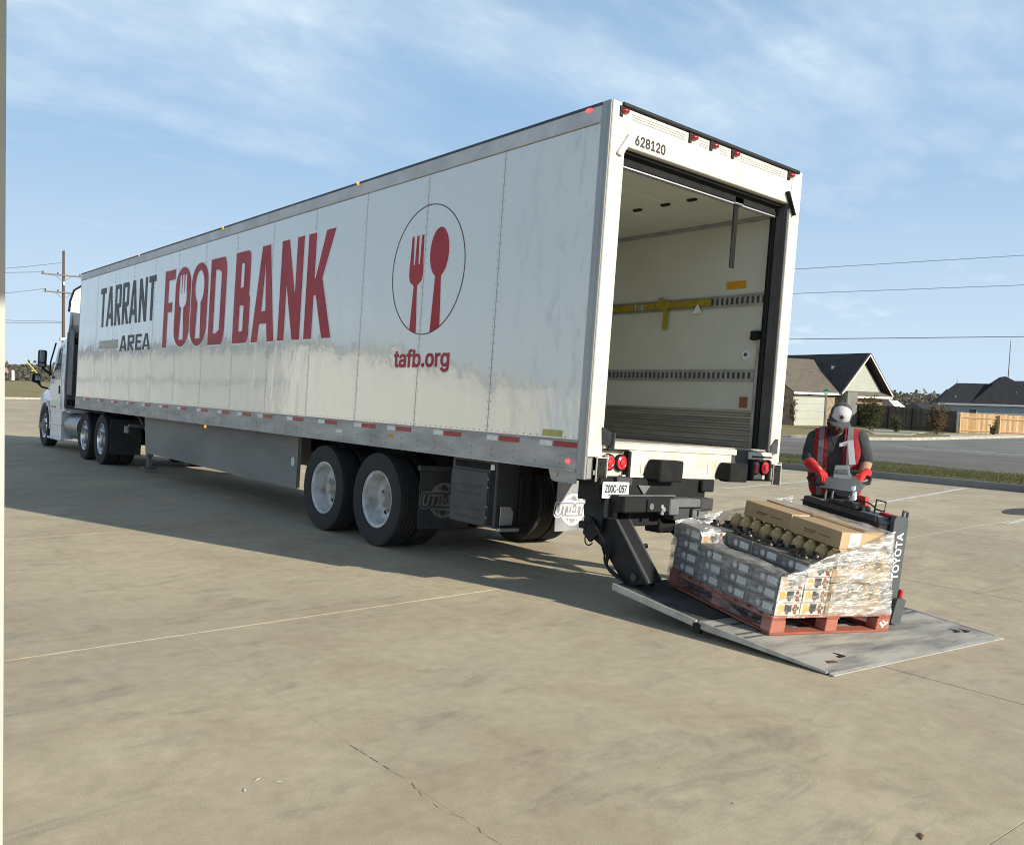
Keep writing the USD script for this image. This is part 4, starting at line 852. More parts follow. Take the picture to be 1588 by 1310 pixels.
# ------------------------------------------------------------------ liftgate (fixed to the trailer)
part(TR, 'liftgate_beam', MB().cbox((0.12, -0.06, 0.86), (1.45, 0.20, 1.055), 0.01).cbox((1.35, -0.1, 0.95), (1.52, 0.1, 1.06), 0.01), 'black_steel')
part(TR, 'liftgate_beam', MB().cbox((0.20, -0.26, 0.79), (0.80, -0.05, 0.925), 0.012).cbox((0.46, -0.275, 0.80), (0.72, -0.255, 0.90), 0.004), 'black_steel', label='black box section below the sill')
part(TR, 'liftgate_beam', MB().cbox((0.74, -0.27, 0.77), (0.86, -0.1, 0.905), 0.008).cbox((0.86, -0.25, 0.83), (1.16, -0.1, 0.905), 0.008).cbox((0.16, -0.24, 0.922), (0.84, -0.22, 0.935), 0.004), 'worn_grey_steel', label='grey end of the lift beam with sunlight in its colour')  # lit part of the beam painted a lighter grey
part(TR, 'liftgate_beam', MB().cbox((1.16, -0.25, 0.80), (1.33, -0.08, 0.91), 0.008).hull([(1.32, -0.24, 0.91), (1.36, -0.2, 0.86), (1.33, -0.24, 0.8), (1.32, -0.1, 0.91), (1.36, -0.1, 0.86), (1.33, -0.1, 0.8)]).cbox((0.86, -0.22, 0.72), (1.30, -0.05, 0.83), 0.008), 'dark_grey_steel', label='dark end of the lift beam')
part(TR, 'latch', MB().cbox((1.06, -0.235, 0.735), (1.28, -0.222, 0.82), 0.003).cbox((1.06, -0.25, 0.81), (1.29, -0.22, 0.82), 0.003).cbox((1.06, -0.25, 0.73), (1.09, -0.22, 0.82), 0.003).cbox((1.14, -0.25, 0.73), (1.155, -0.22, 0.82), 0.003), 'worn_grey_steel')
part(TR, 'latch', MB().cyl((0.635, -0.28, 0.845), (0.635, -0.262, 0.845), 0.018, n=10).cyl((0.65, -0.285, 0.82), (0.65, -0.262, 0.82), 0.022, n=10).cbox((0.625, -0.285, 0.775), (0.655, -0.262, 0.81), 0.004), 'steel_bright')
part(TR, 'bolt', MB().cyl((0.50, -0.285, 0.845), (0.50, -0.262, 0.845), 0.026, n=16), 'worn_grey_steel')
part(TR, 'gusset', MB().hull([(0.55, -0.065, 1.0), (0.70, -0.065, 0.995), (0.63, -0.065, 0.92), (0.615, -0.065, 0.93), (0.55, -0.075, 1.0), (0.70, -0.075, 0.995), (0.63, -0.075, 0.92)]), 'worn_grey_steel')
part(TR, 'lift_torsion_tube', MB().cyl((0.27, 0.12, 0.74), (1.48, 0.12, 0.74), 0.075, n=18).cbox((0.45, -0.1, 0.66), (1.35, 0.1, 0.78), 0.01).cbox((0.8, -0.12, 0.60), (1.25, 0.05, 0.70), 0.01), 'black_steel')
def arm(x0, x1):
    prof = Polygon([(0.30, 0.80), (0.02, 0.83), (-0.06, 0.76), (-0.50, 0.27), (-0.24, 0.20), (0.02, 0.46), (0.26, 0.58)])
    a_ = part(TR, 'lift_arm', MB().flat(prof, x1 - x0, O=(x0, 0, 0), X=(0, 1, 0), Y=(0, 0, 1)), 'black_steel')
    part(a_, 'edge_rib', MB().flat(Polygon([(-0.05, 0.77), (-0.07, 0.755), (-0.50, 0.27), (-0.48, 0.26)]), 0.03, O=(x0 - 0.012, 0, 0), X=(0, 1, 0), Y=(0, 0, 1)).flat(Polygon([(-0.05, 0.77), (-0.07, 0.755), (-0.50, 0.27), (-0.48, 0.26)]), 0.02, O=(x1 - .002, 0, 0), X=(0, 1, 0), Y=(0, 0, 1)), 'dark_grey_steel')
    part(a_, 'cylinder', MB().cyl((x1 + 0.06, 0.12, 0.62), (x1 + 0.06, -0.25, 0.30), 0.04, n=14).cyl((x1 + 0.06, -0.18, 0.36), (x1 + 0.06, -0.36, 0.22), 0.022, n=10), 'black_steel')
    part(a_, 'pin', MB().cyl((x0 - 0.025, 0.12, 0.70), (x0 + 0.0, 0.12, 0.70), 0.035, n=16).cyl((x0 - 0.02, -0.34, 0.29), (x0, -0.34, 0.29), 0.03, n=16).cyl((x1 + .01, -0.2, 0.5), (x1 + .09, -0.24, 0.52), 0.02, n=8), 'dark_grey_steel')
    return a_
arm(0.30, 0.44); arm(1.32, 1.46)
part(TR, 'pivot_plate', MB().flat(Polygon([(0.24, 0.86), (0.0, 0.86), (0.04, 0.60), (0.16, 0.50), (0.24, 0.56)]), 0.03, O=(0.26, 0, 0), X=(0, 1, 0), Y=(0, 0, 1)).cbox((0.25, 0.2, 0.60), (0.3, 0.30, 0.66), .01), 'black_steel')
part(TR, 'pivot_plate', MB().flat(Polygon([(0.34, 0.86), (0.0, 0.86), (0.04, 0.60), (0.20, 0.50), (0.34, 0.56)]), 0.03, O=(1.48, 0, 0), X=(0, 1, 0), Y=(0, 0, 1)), 'black_steel')
def bez(a, b, c, d, n=14):
    t = np.linspace(0, 1, n)[:, None]; a, b, c, d = (np.array(k, float) for k in (a, b, c, d))
    return a * (1 - t) ** 3 + 3 * b * t * (1 - t) ** 2 + 3 * c * t * t * (1 - t) + d * t ** 3
for k, o in enumerate((0, 0.03, 0.055)):
    part(TR, 'hose', MB().tube(bez((0.275, 0.20, 0.70 - o), (0.22, 0.08, 0.74 - o), (0.22, -0.02 - o, 0.52), (0.27, -0.02 - o, 0.42)), 0.010, 7).tube(bez((0.27, -0.02 - o, 0.42), (0.28, 0.0, 0.30), (0.25, -0.12, 0.34 - o), (0.28, -0.26, 0.235)), 0.009, 7), 'black_steel')
part(TR, 'hose', MB().tube(bez((0.25, 0.20, 0.54), (0.24, 0.20, 0.46), (0.25, 0.14, 0.46), (0.26, 0.12, 0.50)), 0.006, 6), 'black_steel')
# platform: two hinged plates
def deckpt(y, dz=0.0): return np.interp(y, [-2.14, -1.08, -0.23], [0.012, 0.115, 0.225]) + dz
DX0, DX1 = 0.17, 2.63
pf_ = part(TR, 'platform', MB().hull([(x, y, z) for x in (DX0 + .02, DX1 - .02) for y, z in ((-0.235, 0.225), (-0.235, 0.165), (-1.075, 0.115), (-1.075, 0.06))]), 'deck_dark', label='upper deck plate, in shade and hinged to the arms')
part(pf_, 'side_rail', MB().hull([(x, y, z) for x in (DX0, DX0 + .022) for y, z in ((-0.225, 0.229), (-0.225, 0.178), (-1.072, 0.119), (-1.072, 0.068))]), 'deck_edge')
part(pf_, 'side_rail', MB().hull([(x, y, z) for x in (DX1 - .022, DX1) for y, z in ((-0.225, 0.229), (-0.225, 0.168), (-1.072, 0.119), (-1.072, 0.058))]), 'deck_edge')
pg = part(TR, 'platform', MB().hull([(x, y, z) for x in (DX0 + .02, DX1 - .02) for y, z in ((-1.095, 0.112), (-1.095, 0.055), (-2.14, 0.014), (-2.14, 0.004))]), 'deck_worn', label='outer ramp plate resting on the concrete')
part(pg, 'side_rail', MB().hull([(x, y, z) for x in (DX0, DX0 + .022) for y, z in ((-1.10, 0.117), (-1.10, 0.066), (-2.12, 0.020), (-2.12, 0.005))]), 'deck_edge')
part(pg, 'side_rail', MB().hull([(x, y, z) for x in (DX1 - .022, DX1) for y, z in ((-1.10, 0.117), (-1.10, 0.066), (-2.12, 0.020), (-2.12, 0.005))]), 'deck_edge')
part(pg, 'lip', MB().hull([(x, y, z) for x in (DX0, DX1) for y, z in ((-2.141, 0.016), (-2.175, 0.010), (-2.141, 0.003), (-2.175, 0.003))]), 'deck_edge')
rb = MB()
for y in (-1.22, -1.40, -1.47):
    z = deckpt(y); rb.hull([(x, yy, zz) for x in (DX0 + .03, DX1 - .03) for yy, zz in ((y - .012, z - .003), (y + .012, z - .002), (y - .006, z + .005), (y + .006, z + .005))])
part(pg, 'tread_bar', rb, 'dark_grey_steel')
part(TR, 'platform_hinge', MB().cyl((DX0 - .004, -1.085, 0.085), (DX1 + .004, -1.085, 0.085), 0.02, n=12).cbox((DX0 - .006, -1.12, 0.03), (DX0 + .03, -1.05, 0.10), .004), 'black_steel')
tz = lambda y: deckpt(y) + 0.002
part(pg, 'tie_slot', MB().hull([(0.36, -2.02, tz(-2.02)), (0.46, -2.03, tz(-2.03)), (0.45, -2.0, tz(-2.0)), (0.38, -1.98, tz(-1.98)), (0.36, -2.02, tz(-2.02) + .004), (0.46, -2.03, tz(-2.03) + .004), (0.45, -2.0, tz(-2.0) + .004)]), 'rust')
for x, y in ((0.56, -1.98), (2.30, -1.95), (2.40, -1.98)):
    part(pg, 'tie_slot', MB().cbox((x, y, tz(y) - .002), (x + 0.075, y + 0.03, tz(y) + .006), 0.003).cbox((x + .05, y, tz(y) - .002), (x + 0.075, y + 0.09, tz(y) + .008), 0.003), 'black_matt')

# ------------------------------------------------------------------ tractor
TK = thing('truck_tractor', 'white day cab road tractor coupled to the front of the trailer', 'truck', TILT)
def cpart(parent, name, mb, material, label=None, smooth=False):
    mb.v = [np.stack([1.295 + (v[:, 0] - 1.295) * 0.885, v[:, 1] + 0.70, v[:, 2]], 1) for v in mb.v]
    return part(parent, name, mb, material, label, smooth)
cabM = MB().hull([(x, y, z) for x, y, z in (
    (0.06, 17.32, 0.95), (0.02, 17.32, 1.6), (0.05, 17.32, 2.62), (0.20, 17.32, 2.85), (2.53, 17.32, 0.95), (2.57, 17.32, 1.6), (2.54, 17.32, 2.62), (2.39, 17.32, 2.85),
    (0.04, 18.75, 0.95), (0.03, 18.8, 1.66), (0.16, 18.35, 2.6), (0.28, 18.1, 2.82), (2.55, 18.75, 0.95), (2.56, 18.8, 1.66), (2.43, 18.35, 2.6), (2.3, 18.1, 2.82))])
cpart(TK, 'cab', cabM, 'truck_white', smooth=25)
cpart(TK, 'rear_wall', MB().cbox((0.03, 17.22, 1.02), (2.56, 17.33, 2.86), 0.04), 'truck_dark', label='dark grey back of the cab')
vn = MB()
for x in (0.05, 0.18): vn.cbox((x + .02, 17.19, 2.56), (x + 0.12, 17.225, 2.70), .008).cbox((x + .02, 17.19, 1.10), (x + 0.12, 17.225, 1.24), .008)
cpart(TK, 'vent', vn.cbox((0.05, 17.2, 1.86), (0.6, 17.222, 1.885), .004), 'black_matt')
cpart(TK, 'hood', MB().hull([(0.10, 18.6, 0.95), (0.06, 18.6, 1.62), (0.28, 18.7, 1.76), (2.31, 18.7, 1.76), (2.53, 18.6, 1.62), (2.49, 18.6, 0.95), (0.16, 20.3, 1.0), (0.18, 20.5, 1.26), (0.42, 20.6, 1.48), (2.17, 20.6, 1.48), (2.41, 20.5, 1.26), (2.43, 20.3, 1.0), (0.35, 20.9, 0.85), (2.24, 20.9, 0.85), (0.45, 20.85, 1.25), (2.14, 20.85, 1.25)]), 'truck_white', smooth=30)
# flared front wing around the wheel
ang = np.linspace(math.radians(-8), math.radians(188), 26); cyw, czw, rw = 19.28, 0.56, 0.60
wing = MB(); rows = []
for xo, rr_ in ((0.60, rw), (0.10, rw + .02), (0.035, rw + .0), (0.03, rw - 0.035)):
    rows.append(np.stack([np.full(26, xo), cyw + np.cos(ang) * rr_, czw + np.sin(ang) * rr_], -1))
rows.append(np.stack([np.full(26, 0.6), cyw + np.cos(ang) * (rw - .035), czw + np.sin(ang) * (rw - .035)], -1))
cpart(TK, 'front_wing', wing.grid(np.stack(rows)), 'truck_white', smooth=50)
cpart(TK, 'bumper', MB().hull([(0.12, 20.15, 0.32), (0.12, 20.15, 0.80), (0.45, 20.95, 0.30), (0.45, 20.95, 0.84), (2.14, 20.95, 0.3), (2.14, 20.95, 0.84), (2.47, 20.15, 0.32), (2.47, 20.15, 0.8), (0.4, 20.15, .3), (2.2, 20.15, .8)]), 'truck_white')
cpart(TK, 'step_skirt', MB().hull([(0.06, 18.70, 0.28), (0.05, 18.66, 0.97), (0.05, 17.55, 0.97), (0.05, 17.5, 0.28), (0.35, 18.70, 0.28), (0.35, 18.66, 0.97), (0.35, 17.55, 0.97), (0.35, 17.5, 0.28)]).cbox((0.03, 17.5, 0.60), (0.06, 18.7, 0.635), .008).cbox((0.0, 17.4, 0.24), (0.1, 18.8, 0.29), .015), 'truck_white')
cpart(TK, 'step', MB().cbox((0.1, 16.9, 0.93), (0.5, 17.3, 0.96), 0.008), 'steel_bright')
dr = cpart(TK, 'door', MB().hull([(0.028, 17.62, 1.0), (0.012, 17.62, 1.6), (0.052, 17.66, 2.55), (0.028, 18.68, 1.0), (0.014, 18.72, 1.66), (0.10, 18.36, 2.5), (0.10, 17.7, 1.0), (0.12, 17.7, 2.5), (0.12, 18.6, 1.6), (.1, 18.6, 1.05)]), 'truck_white')
cpart(dr, 'window', MB().hull([(0.012, 17.72, 1.70), (0.040, 17.74, 2.48), (0.012, 18.62, 1.72), (0.080, 18.32, 2.44), (0.10, 17.8, 1.8), (0.10, 18.3, 2.3)]), 'cab_glass')
cpart(dr, 'handle', MB().cbox((-0.004, 17.70, 1.36), (0.03, 17.78, 1.56), 0.01), 'black_steel')
cpart(dr, 'window_visor', MB().tube([(-0.02, 18.72, 1.78), (-0.03, 18.6, 2.15), (0.03, 18.38, 2.6)], 0.022, 8), 'black_steel')
cpart(TK, 'windscreen', MB().hull([(0.22, 18.79, 1.78), (2.37, 18.79, 1.78), (0.33, 18.25, 2.68), (2.26, 18.25, 2.68), (0.22, 18.70, 1.78), (2.37, 18.7, 1.78), (0.33, 18.15, 2.68), (2.26, 18.15, 2.68)]), 'cab_glass')
cpart(TK, 'marker_strip', MB().cbox((0.006, 18.1, 1.02), (0.03, 18.6, 1.05), 0.004), 'tape_red')
rf = MB().hull([(x, y, z) for y, z, x0, x1 in ((17.25, 2.84, 0.04, 2.55), (17.1, 3.0, 0.02, 2.57), (17.1, 3.55, 0.04, 2.55), (17.1, 3.80, 0.12, 2.47), (17.1, 3.92, 0.28, 2.31), (17.3, 3.97, 0.5, 2.09), (18.0, 3.55, 0.45, 2.14), (18.4, 2.86, 0.35, 2.24)) for x in (x0, x1)])
cpart(TK, 'roof_fairing', rf, 'truck_white', smooth=30)
cpart(TK, 'roof_fairing', MB().hull([(x, y, z) for y, z in ((17.06, 2.9), (17.06, 3.4), (17.2, 2.9), (17.2, 3.6)) for x in (0.45, 2.14)]), 'truck_white', label='white inner face of the roof fairing')
arc = [(17.12, 3.3, 0.0), (17.12, 3.56, 0.02), (17.12, 3.81, 0.10), (17.12, 3.93, 0.27), (17.2, 3.985, 0.5), (17.3, 3.99, 0.9)]
cpart(TK, 'fairing_edge', MB().tube([(x, y, z) for y, z, x in arc], 0.03, 8), 'black_steel')
cpart(TK, 'side_extender', MB().cbox((0.06, 16.75, 1.35), (0.085, 17.3, 2.9), 0.01).hull([(0.07, 17.0, 2.9), (0.07, 17.3, 2.9), (0.09, 17.3, 3.35), (0.085, 17.3, 2.9), (0.1, 17.3, 3.35), (0.09, 17.1, 3.3), (0.085, 17.0, 2.9)]), 'truck_dark')
cpart(TK, 'side_extender', MB().cbox((2.505, 16.75, 1.35), (2.53, 17.3, 2.9), 0.01), 'truck_dark')
cpart(TK, 'air_line', MB().tube(bez((0.5, 17.2, 3.0), (0.45, 16.9, 2.6), (0.5, 16.6, 2.5), (0.5, 16.2, 2.9)), 0.025, 7).tube(bez((0.7, 17.2, 3.0), (0.6, 16.8, 2.5), (0.7, 16.6, 2.6), (0.7, 16.2, 2.9)), 0.02, 7), 'black_steel')
mr = cpart(TK, 'mirror', MB().cbox((-0.27, 18.93, 1.99), (-0.05, 19.06, 2.42), 0.03), 'black_steel')
cpart(mr, 'mirror_glass', MB().cbox((-0.245, 18.926, 2.12), (-0.075, 18.932, 2.40), 0.002).cbox((-0.245, 18.926, 2.01), (-0.075, 18.932, 2.09), 0.002), 'mirror_glass')
cpart(mr, 'mirror_arm', MB().tube([(-0.15, 19.0, 1.98), (0.0, 18.9, 1.86), (0.1, 18.7, 1.80)], 0.035, 8), 'black_steel')
mr2 = cpart(TK, 'mirror', MB().hull([(-0.30, 19.5, 1.62), (-0.05, 19.5, 1.55), (-0.28, 19.5, 1.83), (-0.08, 19.5, 1.82), (-0.22, 19.62, 1.66), (-0.1, 19.62, 1.64), (-0.2, 19.62, 1.78), (-0.1, 19.62, 1.78)]), 'black_steel')
cpart(mr2, 'mirror_glass', MB().cbox((-0.21, 19.494, 1.66), (-0.08, 19.499, 1.80), 0.002), 'mirror_glass')
cpart(mr2, 'mirror_arm', MB().tube([(-0.2, 19.55, 1.66), (0.0, 19.6, 1.5), (0.35, 19.7, 1.44)], 0.025, 8), 'black_steel')
wheel(TK, (0.31, 19.98, 0.52), 1, deep=False, rimmat='rim_polished', dual=False); wheel(TK, (2.28, 19.98, 0.52), -1, deep=False, rimmat='rim_polished', dual=False)
for y in (14.25, 15.57):
    wheel(TK, (0.19, y, 0.51), 1, rimmat='rim_polished'); wheel(TK, (2.40, y, 0.51), -1, rimmat='rim_polished')
part(TK, 'frame', MB().box((0.85, 13.3, 0.75), (0.95, 20.6, 1.0)).box((1.64, 13.3, 0.75), (1.74, 20.6, 1.0)).box((0.8, 13.6, 1.0), (1.8, 15.6, 1.06)).cyl((0.5, 14.25, .51), (2.1, 14.25, .51), 0.1, n=10).cyl((0.5, 15.57, .51), (2.1, 15.57, .51), 0.1, n=10).box((0.8, 16.0, 0.4), (1.8, 19.5, 0.9)).cyl((0.5, 19.98, .51), (2.1, 19.98, .51), 0.08, n=10), 'black_matt')
cpart(TK, 'fuel_tank', MB().cyl((0.40, 16.2, 0.62), (0.40, 17.45, 0.62), 0.31, n=28), 'tank_aluminium', smooth=30)
part(TK, 'mud_flap', MB().box((0.06, 13.55, 0.25), (0.66, 13.565, 0.95)), 'flap_black'); part(TK, 'mud_flap', MB().box((1.93, 13.55, 0.25), (2.53, 13.565, 0.95)), 'flap_black')
part(TK, 'quarter_fender', MB().cbox((0.05, 14.0, 1.03), (0.66, 15.9, 1.05), .005), 'black_steel')
# ------------------------------------------------------------------ pallet load on the ramp (local axes: v to the right, u away, w up)
ya = math.radians(11); sl = 0.119
LM = TILT @ frame((0.45, -1.50, 0.080), (math.cos(ya), -math.sin(ya), -sl * math.sin(ya)), (math.sin(ya), math.cos(ya), sl * math.cos(ya)))
def at(v, u, w, turn=0): return LM @ trans((v, u, w)) @ rot([0, 0, 1], turn)
PV, PU = 1.22, 1.17
pal = thing('pallet', 'red painted wooden pallet under the wrapped load on the ramp', 'pallet', LM)
for u0 in (0.0, 0.535, 1.07):
    part(pal, 'bottom_board', MB().cbox((0, u0, 0.0), (PV, u0 + 0.10, 0.016), 0.003), 'pallet_red')
for v0 in (0.0, 0.54, 1.09):
    part(pal, 'bottom_board', MB().cbox((v0, 0.102, 0.001), (v0 + 0.13, 0.533, 0.016), 0.003).cbox((v0, 0.637, 0.001), (v0 + 0.13, 1.068, 0.016), 0.003), 'pallet_red')
    for u0 in (0.0, 0.535, 1.07):
        bw = 0.14 if v0 != 0.54 else 0.12
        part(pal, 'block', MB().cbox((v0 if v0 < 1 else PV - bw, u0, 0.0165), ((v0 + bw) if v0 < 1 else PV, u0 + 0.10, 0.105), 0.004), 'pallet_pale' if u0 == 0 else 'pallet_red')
    part(pal, 'stringer_board', MB().cbox((v0, 0.0, 0.1055), (v0 + 0.13, PU, 0.1225), 0.003), 'pallet_red')
for k in range(9):
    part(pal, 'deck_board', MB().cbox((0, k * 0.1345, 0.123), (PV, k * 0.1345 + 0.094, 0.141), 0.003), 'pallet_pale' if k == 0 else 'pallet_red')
part(pal, 'paint_mark', MB().flat(unary_union([P_((1.10, .07), (1.12, .085), (1.16, .045), (1.145, .03)), P_((1.145, .03), (1.16, .045), (1.20, .07), (1.19, .085), (1.15, .06)), P_((1.13, .085), (1.14, .095), (1.18, .075), (1.17, .065))]), 0.002, O=(0, -0.001, 0), X=(1, 0, 0), Y=(0, 0, 1)), 'print_pale')

# printed cartons: dark long side with a round mark and a label, bright fruit print on the end
CV, CU, CW = 0.240, 0.288, 0.0945
def carton_proto():
    p = thing('carton', 'x', 'carton', np.eye(4), 'printed cartons wrapped on the pallet')
    part(p, 'body', MB().cbox((0, 0, 0), (CV, CU, CW), 0.003), 'carton_dark')
    def left(sh, m, n): part(p, n, MB().flat(sh, 0.0012, O=(-0.0002, CU, 0), X=(0, -1, 0), Y=(0, 0, 1)), m)       # face v = 0, x runs towards the front
    left(sbox(.165, .022, .262, .072), 'print_pale', 'address_label')
    c = affinity.translate(Point(0, 0).buffer(.0255, 16), .120, .046)
    left(c, 'print_pale', 'round_mark'); part(p, 'round_mark', MB().flat(c.buffer(-.004).difference(c.buffer(-.009)), 0.0010, O=(-0.0012, CU, 0), X=(0, -1, 0), Y=(0, 0, 1)), 'print_grey')
    left(unary_union([sbox(.03, .052, .062, .056), sbox(.03, .062, .078, .066), sbox(.03, .074, .07, .078), sbox(.035, .012, .075, .042).difference(sbox(.04, .017, .07, .022)), sbox(.17, .008, .24, .015), sbox(.185, .08, .25, .083)]), 'print_grey', 'small_print')
    def front(sh, m, n): part(p, n, MB().flat(affinity.scale(sh, CV / .285, 1.0, origin=(0, 0)), 0.0012, O=(0, -0.0002, 0), X=(1, 0, 0), Y=(0, 0, 1)), m)
    front(sbox(.004, .003, .285 - .004, .0945 - .003), 'carton_white', 'white_panel')
    def front2(sh, m, n): part(p, n, MB().flat(affinity.scale(sh, CV / .285, 1.0, origin=(0, 0)), 0.0012, O=(0, -0.0014, 0), X=(1, 0, 0), Y=(0, 0, 1)), m)
    front2(unary_union([Point(.055, .062).buffer(.026), Point(.052, .03).buffer(.024), Point(.085, .05).buffer(.02)]).intersection(sbox(0, .004, .3, .0905)), 'print_orange', 'fruit_print')
    front2(unary_union([sbox(.105, .028, .185, .085), Point(.14, .03).buffer(.02)]), 'print_black', 'dark_print')
    front2(unary_union([Point(.225, .07).buffer(.019), Point(.232, .028).buffer(.02)]), 'print_red', 'fruit_print')
    front2(unary_union([Point(.205, .047).buffer(.013), Point(.258, .055).buffer(.014), Point(.255, .012).buffer(.008)]), 'print_green', 'leaf_print')
    return p
def ordinal(k): return ('front', 'second', 'third', 'fourth')[k]
layer_name = ('bottom', 'second', 'third', 'top')
first = None
for row in (0, 1):
    for k in range(4):
        n = 4 if row == 1 or k == 3 else 3
        for l in range(n):
            jit = np.random.default_rng(100 * row + 10 * k + l).normal(0, 0.003, 2)
            m_ = at(0.012 + row * 0.247 + jit[0], 0.006 + k * 0.291 + jit[1] * .5, 0.1415 + l * 0.0955)
            lab = f"dark printed carton, {layer_name[l]} layer, {ordinal(k)} column from the ramp tip, {'shaded outer row' if row == 0 else 'inner row beside the jugs'}"
            if first is None:
                first = carton_proto(); pr_ = stage.GetPrimAtPath(first); UsdGeom.Xformable(pr_).GetOrderedXformOps()[0].Set(xf(m_)); tag(pr_, lab)
            else: copy(first, 'carton', lab, m_)
# open tops: brown bottles standing in the top layer
NTH = ('first', 'second', 'third', 'fourth', 'fifth', 'sixth', 'seventh', 'eighth', 'ninth', 'tenth')
bt = None; k = 0
for i in range(9):
    for j in range(2):
        if (i, j) in ((2, 0), (5, 1), (7, 0)): continue
        m_ = at(0.335 + j * 0.11 + 0.015 * math.sin(i * 3 + j), 0.14 + i * 0.118 + 0.012 * math.sin(i * 5 + j), 0.1415 + 4 * 0.0955 - 0.012 - 0.006 * math.sin(i * 2.3 + 4 * j)) @ rot([math.sin(i * 2.1), math.cos(i * 1.7 + j), 0], 9)
        lab = f"{NTH[i - (j == 0) * ((i > 2) + (i > 7)) - (j == 1) * (i > 5)]} dark bottle from the ramp tip in the {('nearer' if j == 0 else 'farther')} row on the cartons"
        if bt is None:
            bt = thing('bottle', lab, 'bottle', m_, 'brown bottles standing on the dark cartons')
            part(bt, 'body', MB().lathe([(0.001, 0), (0.040, 0), (0.042, 0.004), (0.042, 0.022), (0.036, 0.034), (0.022, 0.040), (0.020, 0.046)], (0, 0, 0), (0, 0, 1), n=18), 'bottle_brown', smooth=40)
            part(bt, 'cap', MB().lathe([(0.024, 0.043), (0.0245, 0.058), (0.001, 0.060)], (0, 0, 0), (0, 0, 1), n=14), 'bottle_cap')
        else: copy(bt, 'bottle', lab, m_)
# kraft trays of yellow jugs, two tiers
T0 = (0.1415, 0.385)
jug = None; tray = None
for t_, w0 in enumerate(T0):
    for k in range(3):
        m_ = at(0.515, 0.012 + k * 0.385, w0)
        lab = f"kraft tray holding yellow jugs, {('lower', 'upper')[t_]} tier, {('front', 'middle', 'rear')[k]} of the load"
        if tray is None:
            tray = thing('kraft_tray', lab, 'tray', m_, 'kraft trays under the yellow jugs')
            part(tray, 'floor', MB().box((0.004, 0.004, 0), (0.586, 0.374, 0.004)), 'kraft_light')
            for lo, hi in (((0, 0, 0), (0.59, 0.004, 0.10)), ((0, 0.374, 0), (0.59, 0.378, 0.10)), ((0, 0.004, 0), (0.004, 0.374, 0.10)), ((0.586, 0.004, 0), (0.59, 0.374, 0.10))):
                part(tray, 'side', MB().box(lo, hi), 'kraft_light')
            part(tray, 'divider', MB().box((0.292, -0.002, 0.0), (0.298, 0.0, 0.10)), 'kraft')
        else: copy(tray, 'kraft_tray', lab, m_)
    spots = [(0.065 + 0.118 * i, 0.065) for i in range(5)]
    if t_ == 1: spots += [(0.065, 0.065 + 0.117 * i) for i in range(1, 10)] + [(0.183, 0.065 + 0.117 * i) for i in range(1, 10)]
    for i, (v_, u_) in enumerate(spots):
        m_ = at(0.515 + v_, 0.012 + u_, w0 + 0.005, 37 * i)
        lab = (f"{NTH[i]} yellow jug from the left along the sunlit front, {('lower', 'upper')[t_]} tier" if i < 5 else
               f"{NTH[(i - 5) % 9 + 1]} yellow jug from the ramp tip in the {'outer' if i < 14 else 'inner'} top row behind the bottles")
        if jug is None:
            jug = thing('jug', lab, 'jug', m_, 'yellow jugs in kraft trays')
            part(jug, 'body', MB().lathe([(0.001, 0), (0.053, 0), (0.0575, 0.006), (0.0575, 0.150), (0.056, 0.170), (0.051, 0.190), (0.042, 0.207), (0.030, 0.219), (0.022, 0.223)], (0, 0, 0), (0, 0, 1), n=22), 'jug_yellow', smooth=40)
            part(jug, 'cap', MB().lathe([(0.024, 0.221), (0.0245, 0.235), (0.001, 0.237)], (0, 0, 0), (0, 0, 1), n=14), 'jug_cap')
            part(jug, 'label', MB().flat(sbox(-.022, 0.10, .022, 0.155), 0.0015, O=(0, -0.0545, 0), X=(1, 0, 0), Y=(0, 0, 1)), 'paper_white')
        else: copy(jug, 'jug', lab, m_)
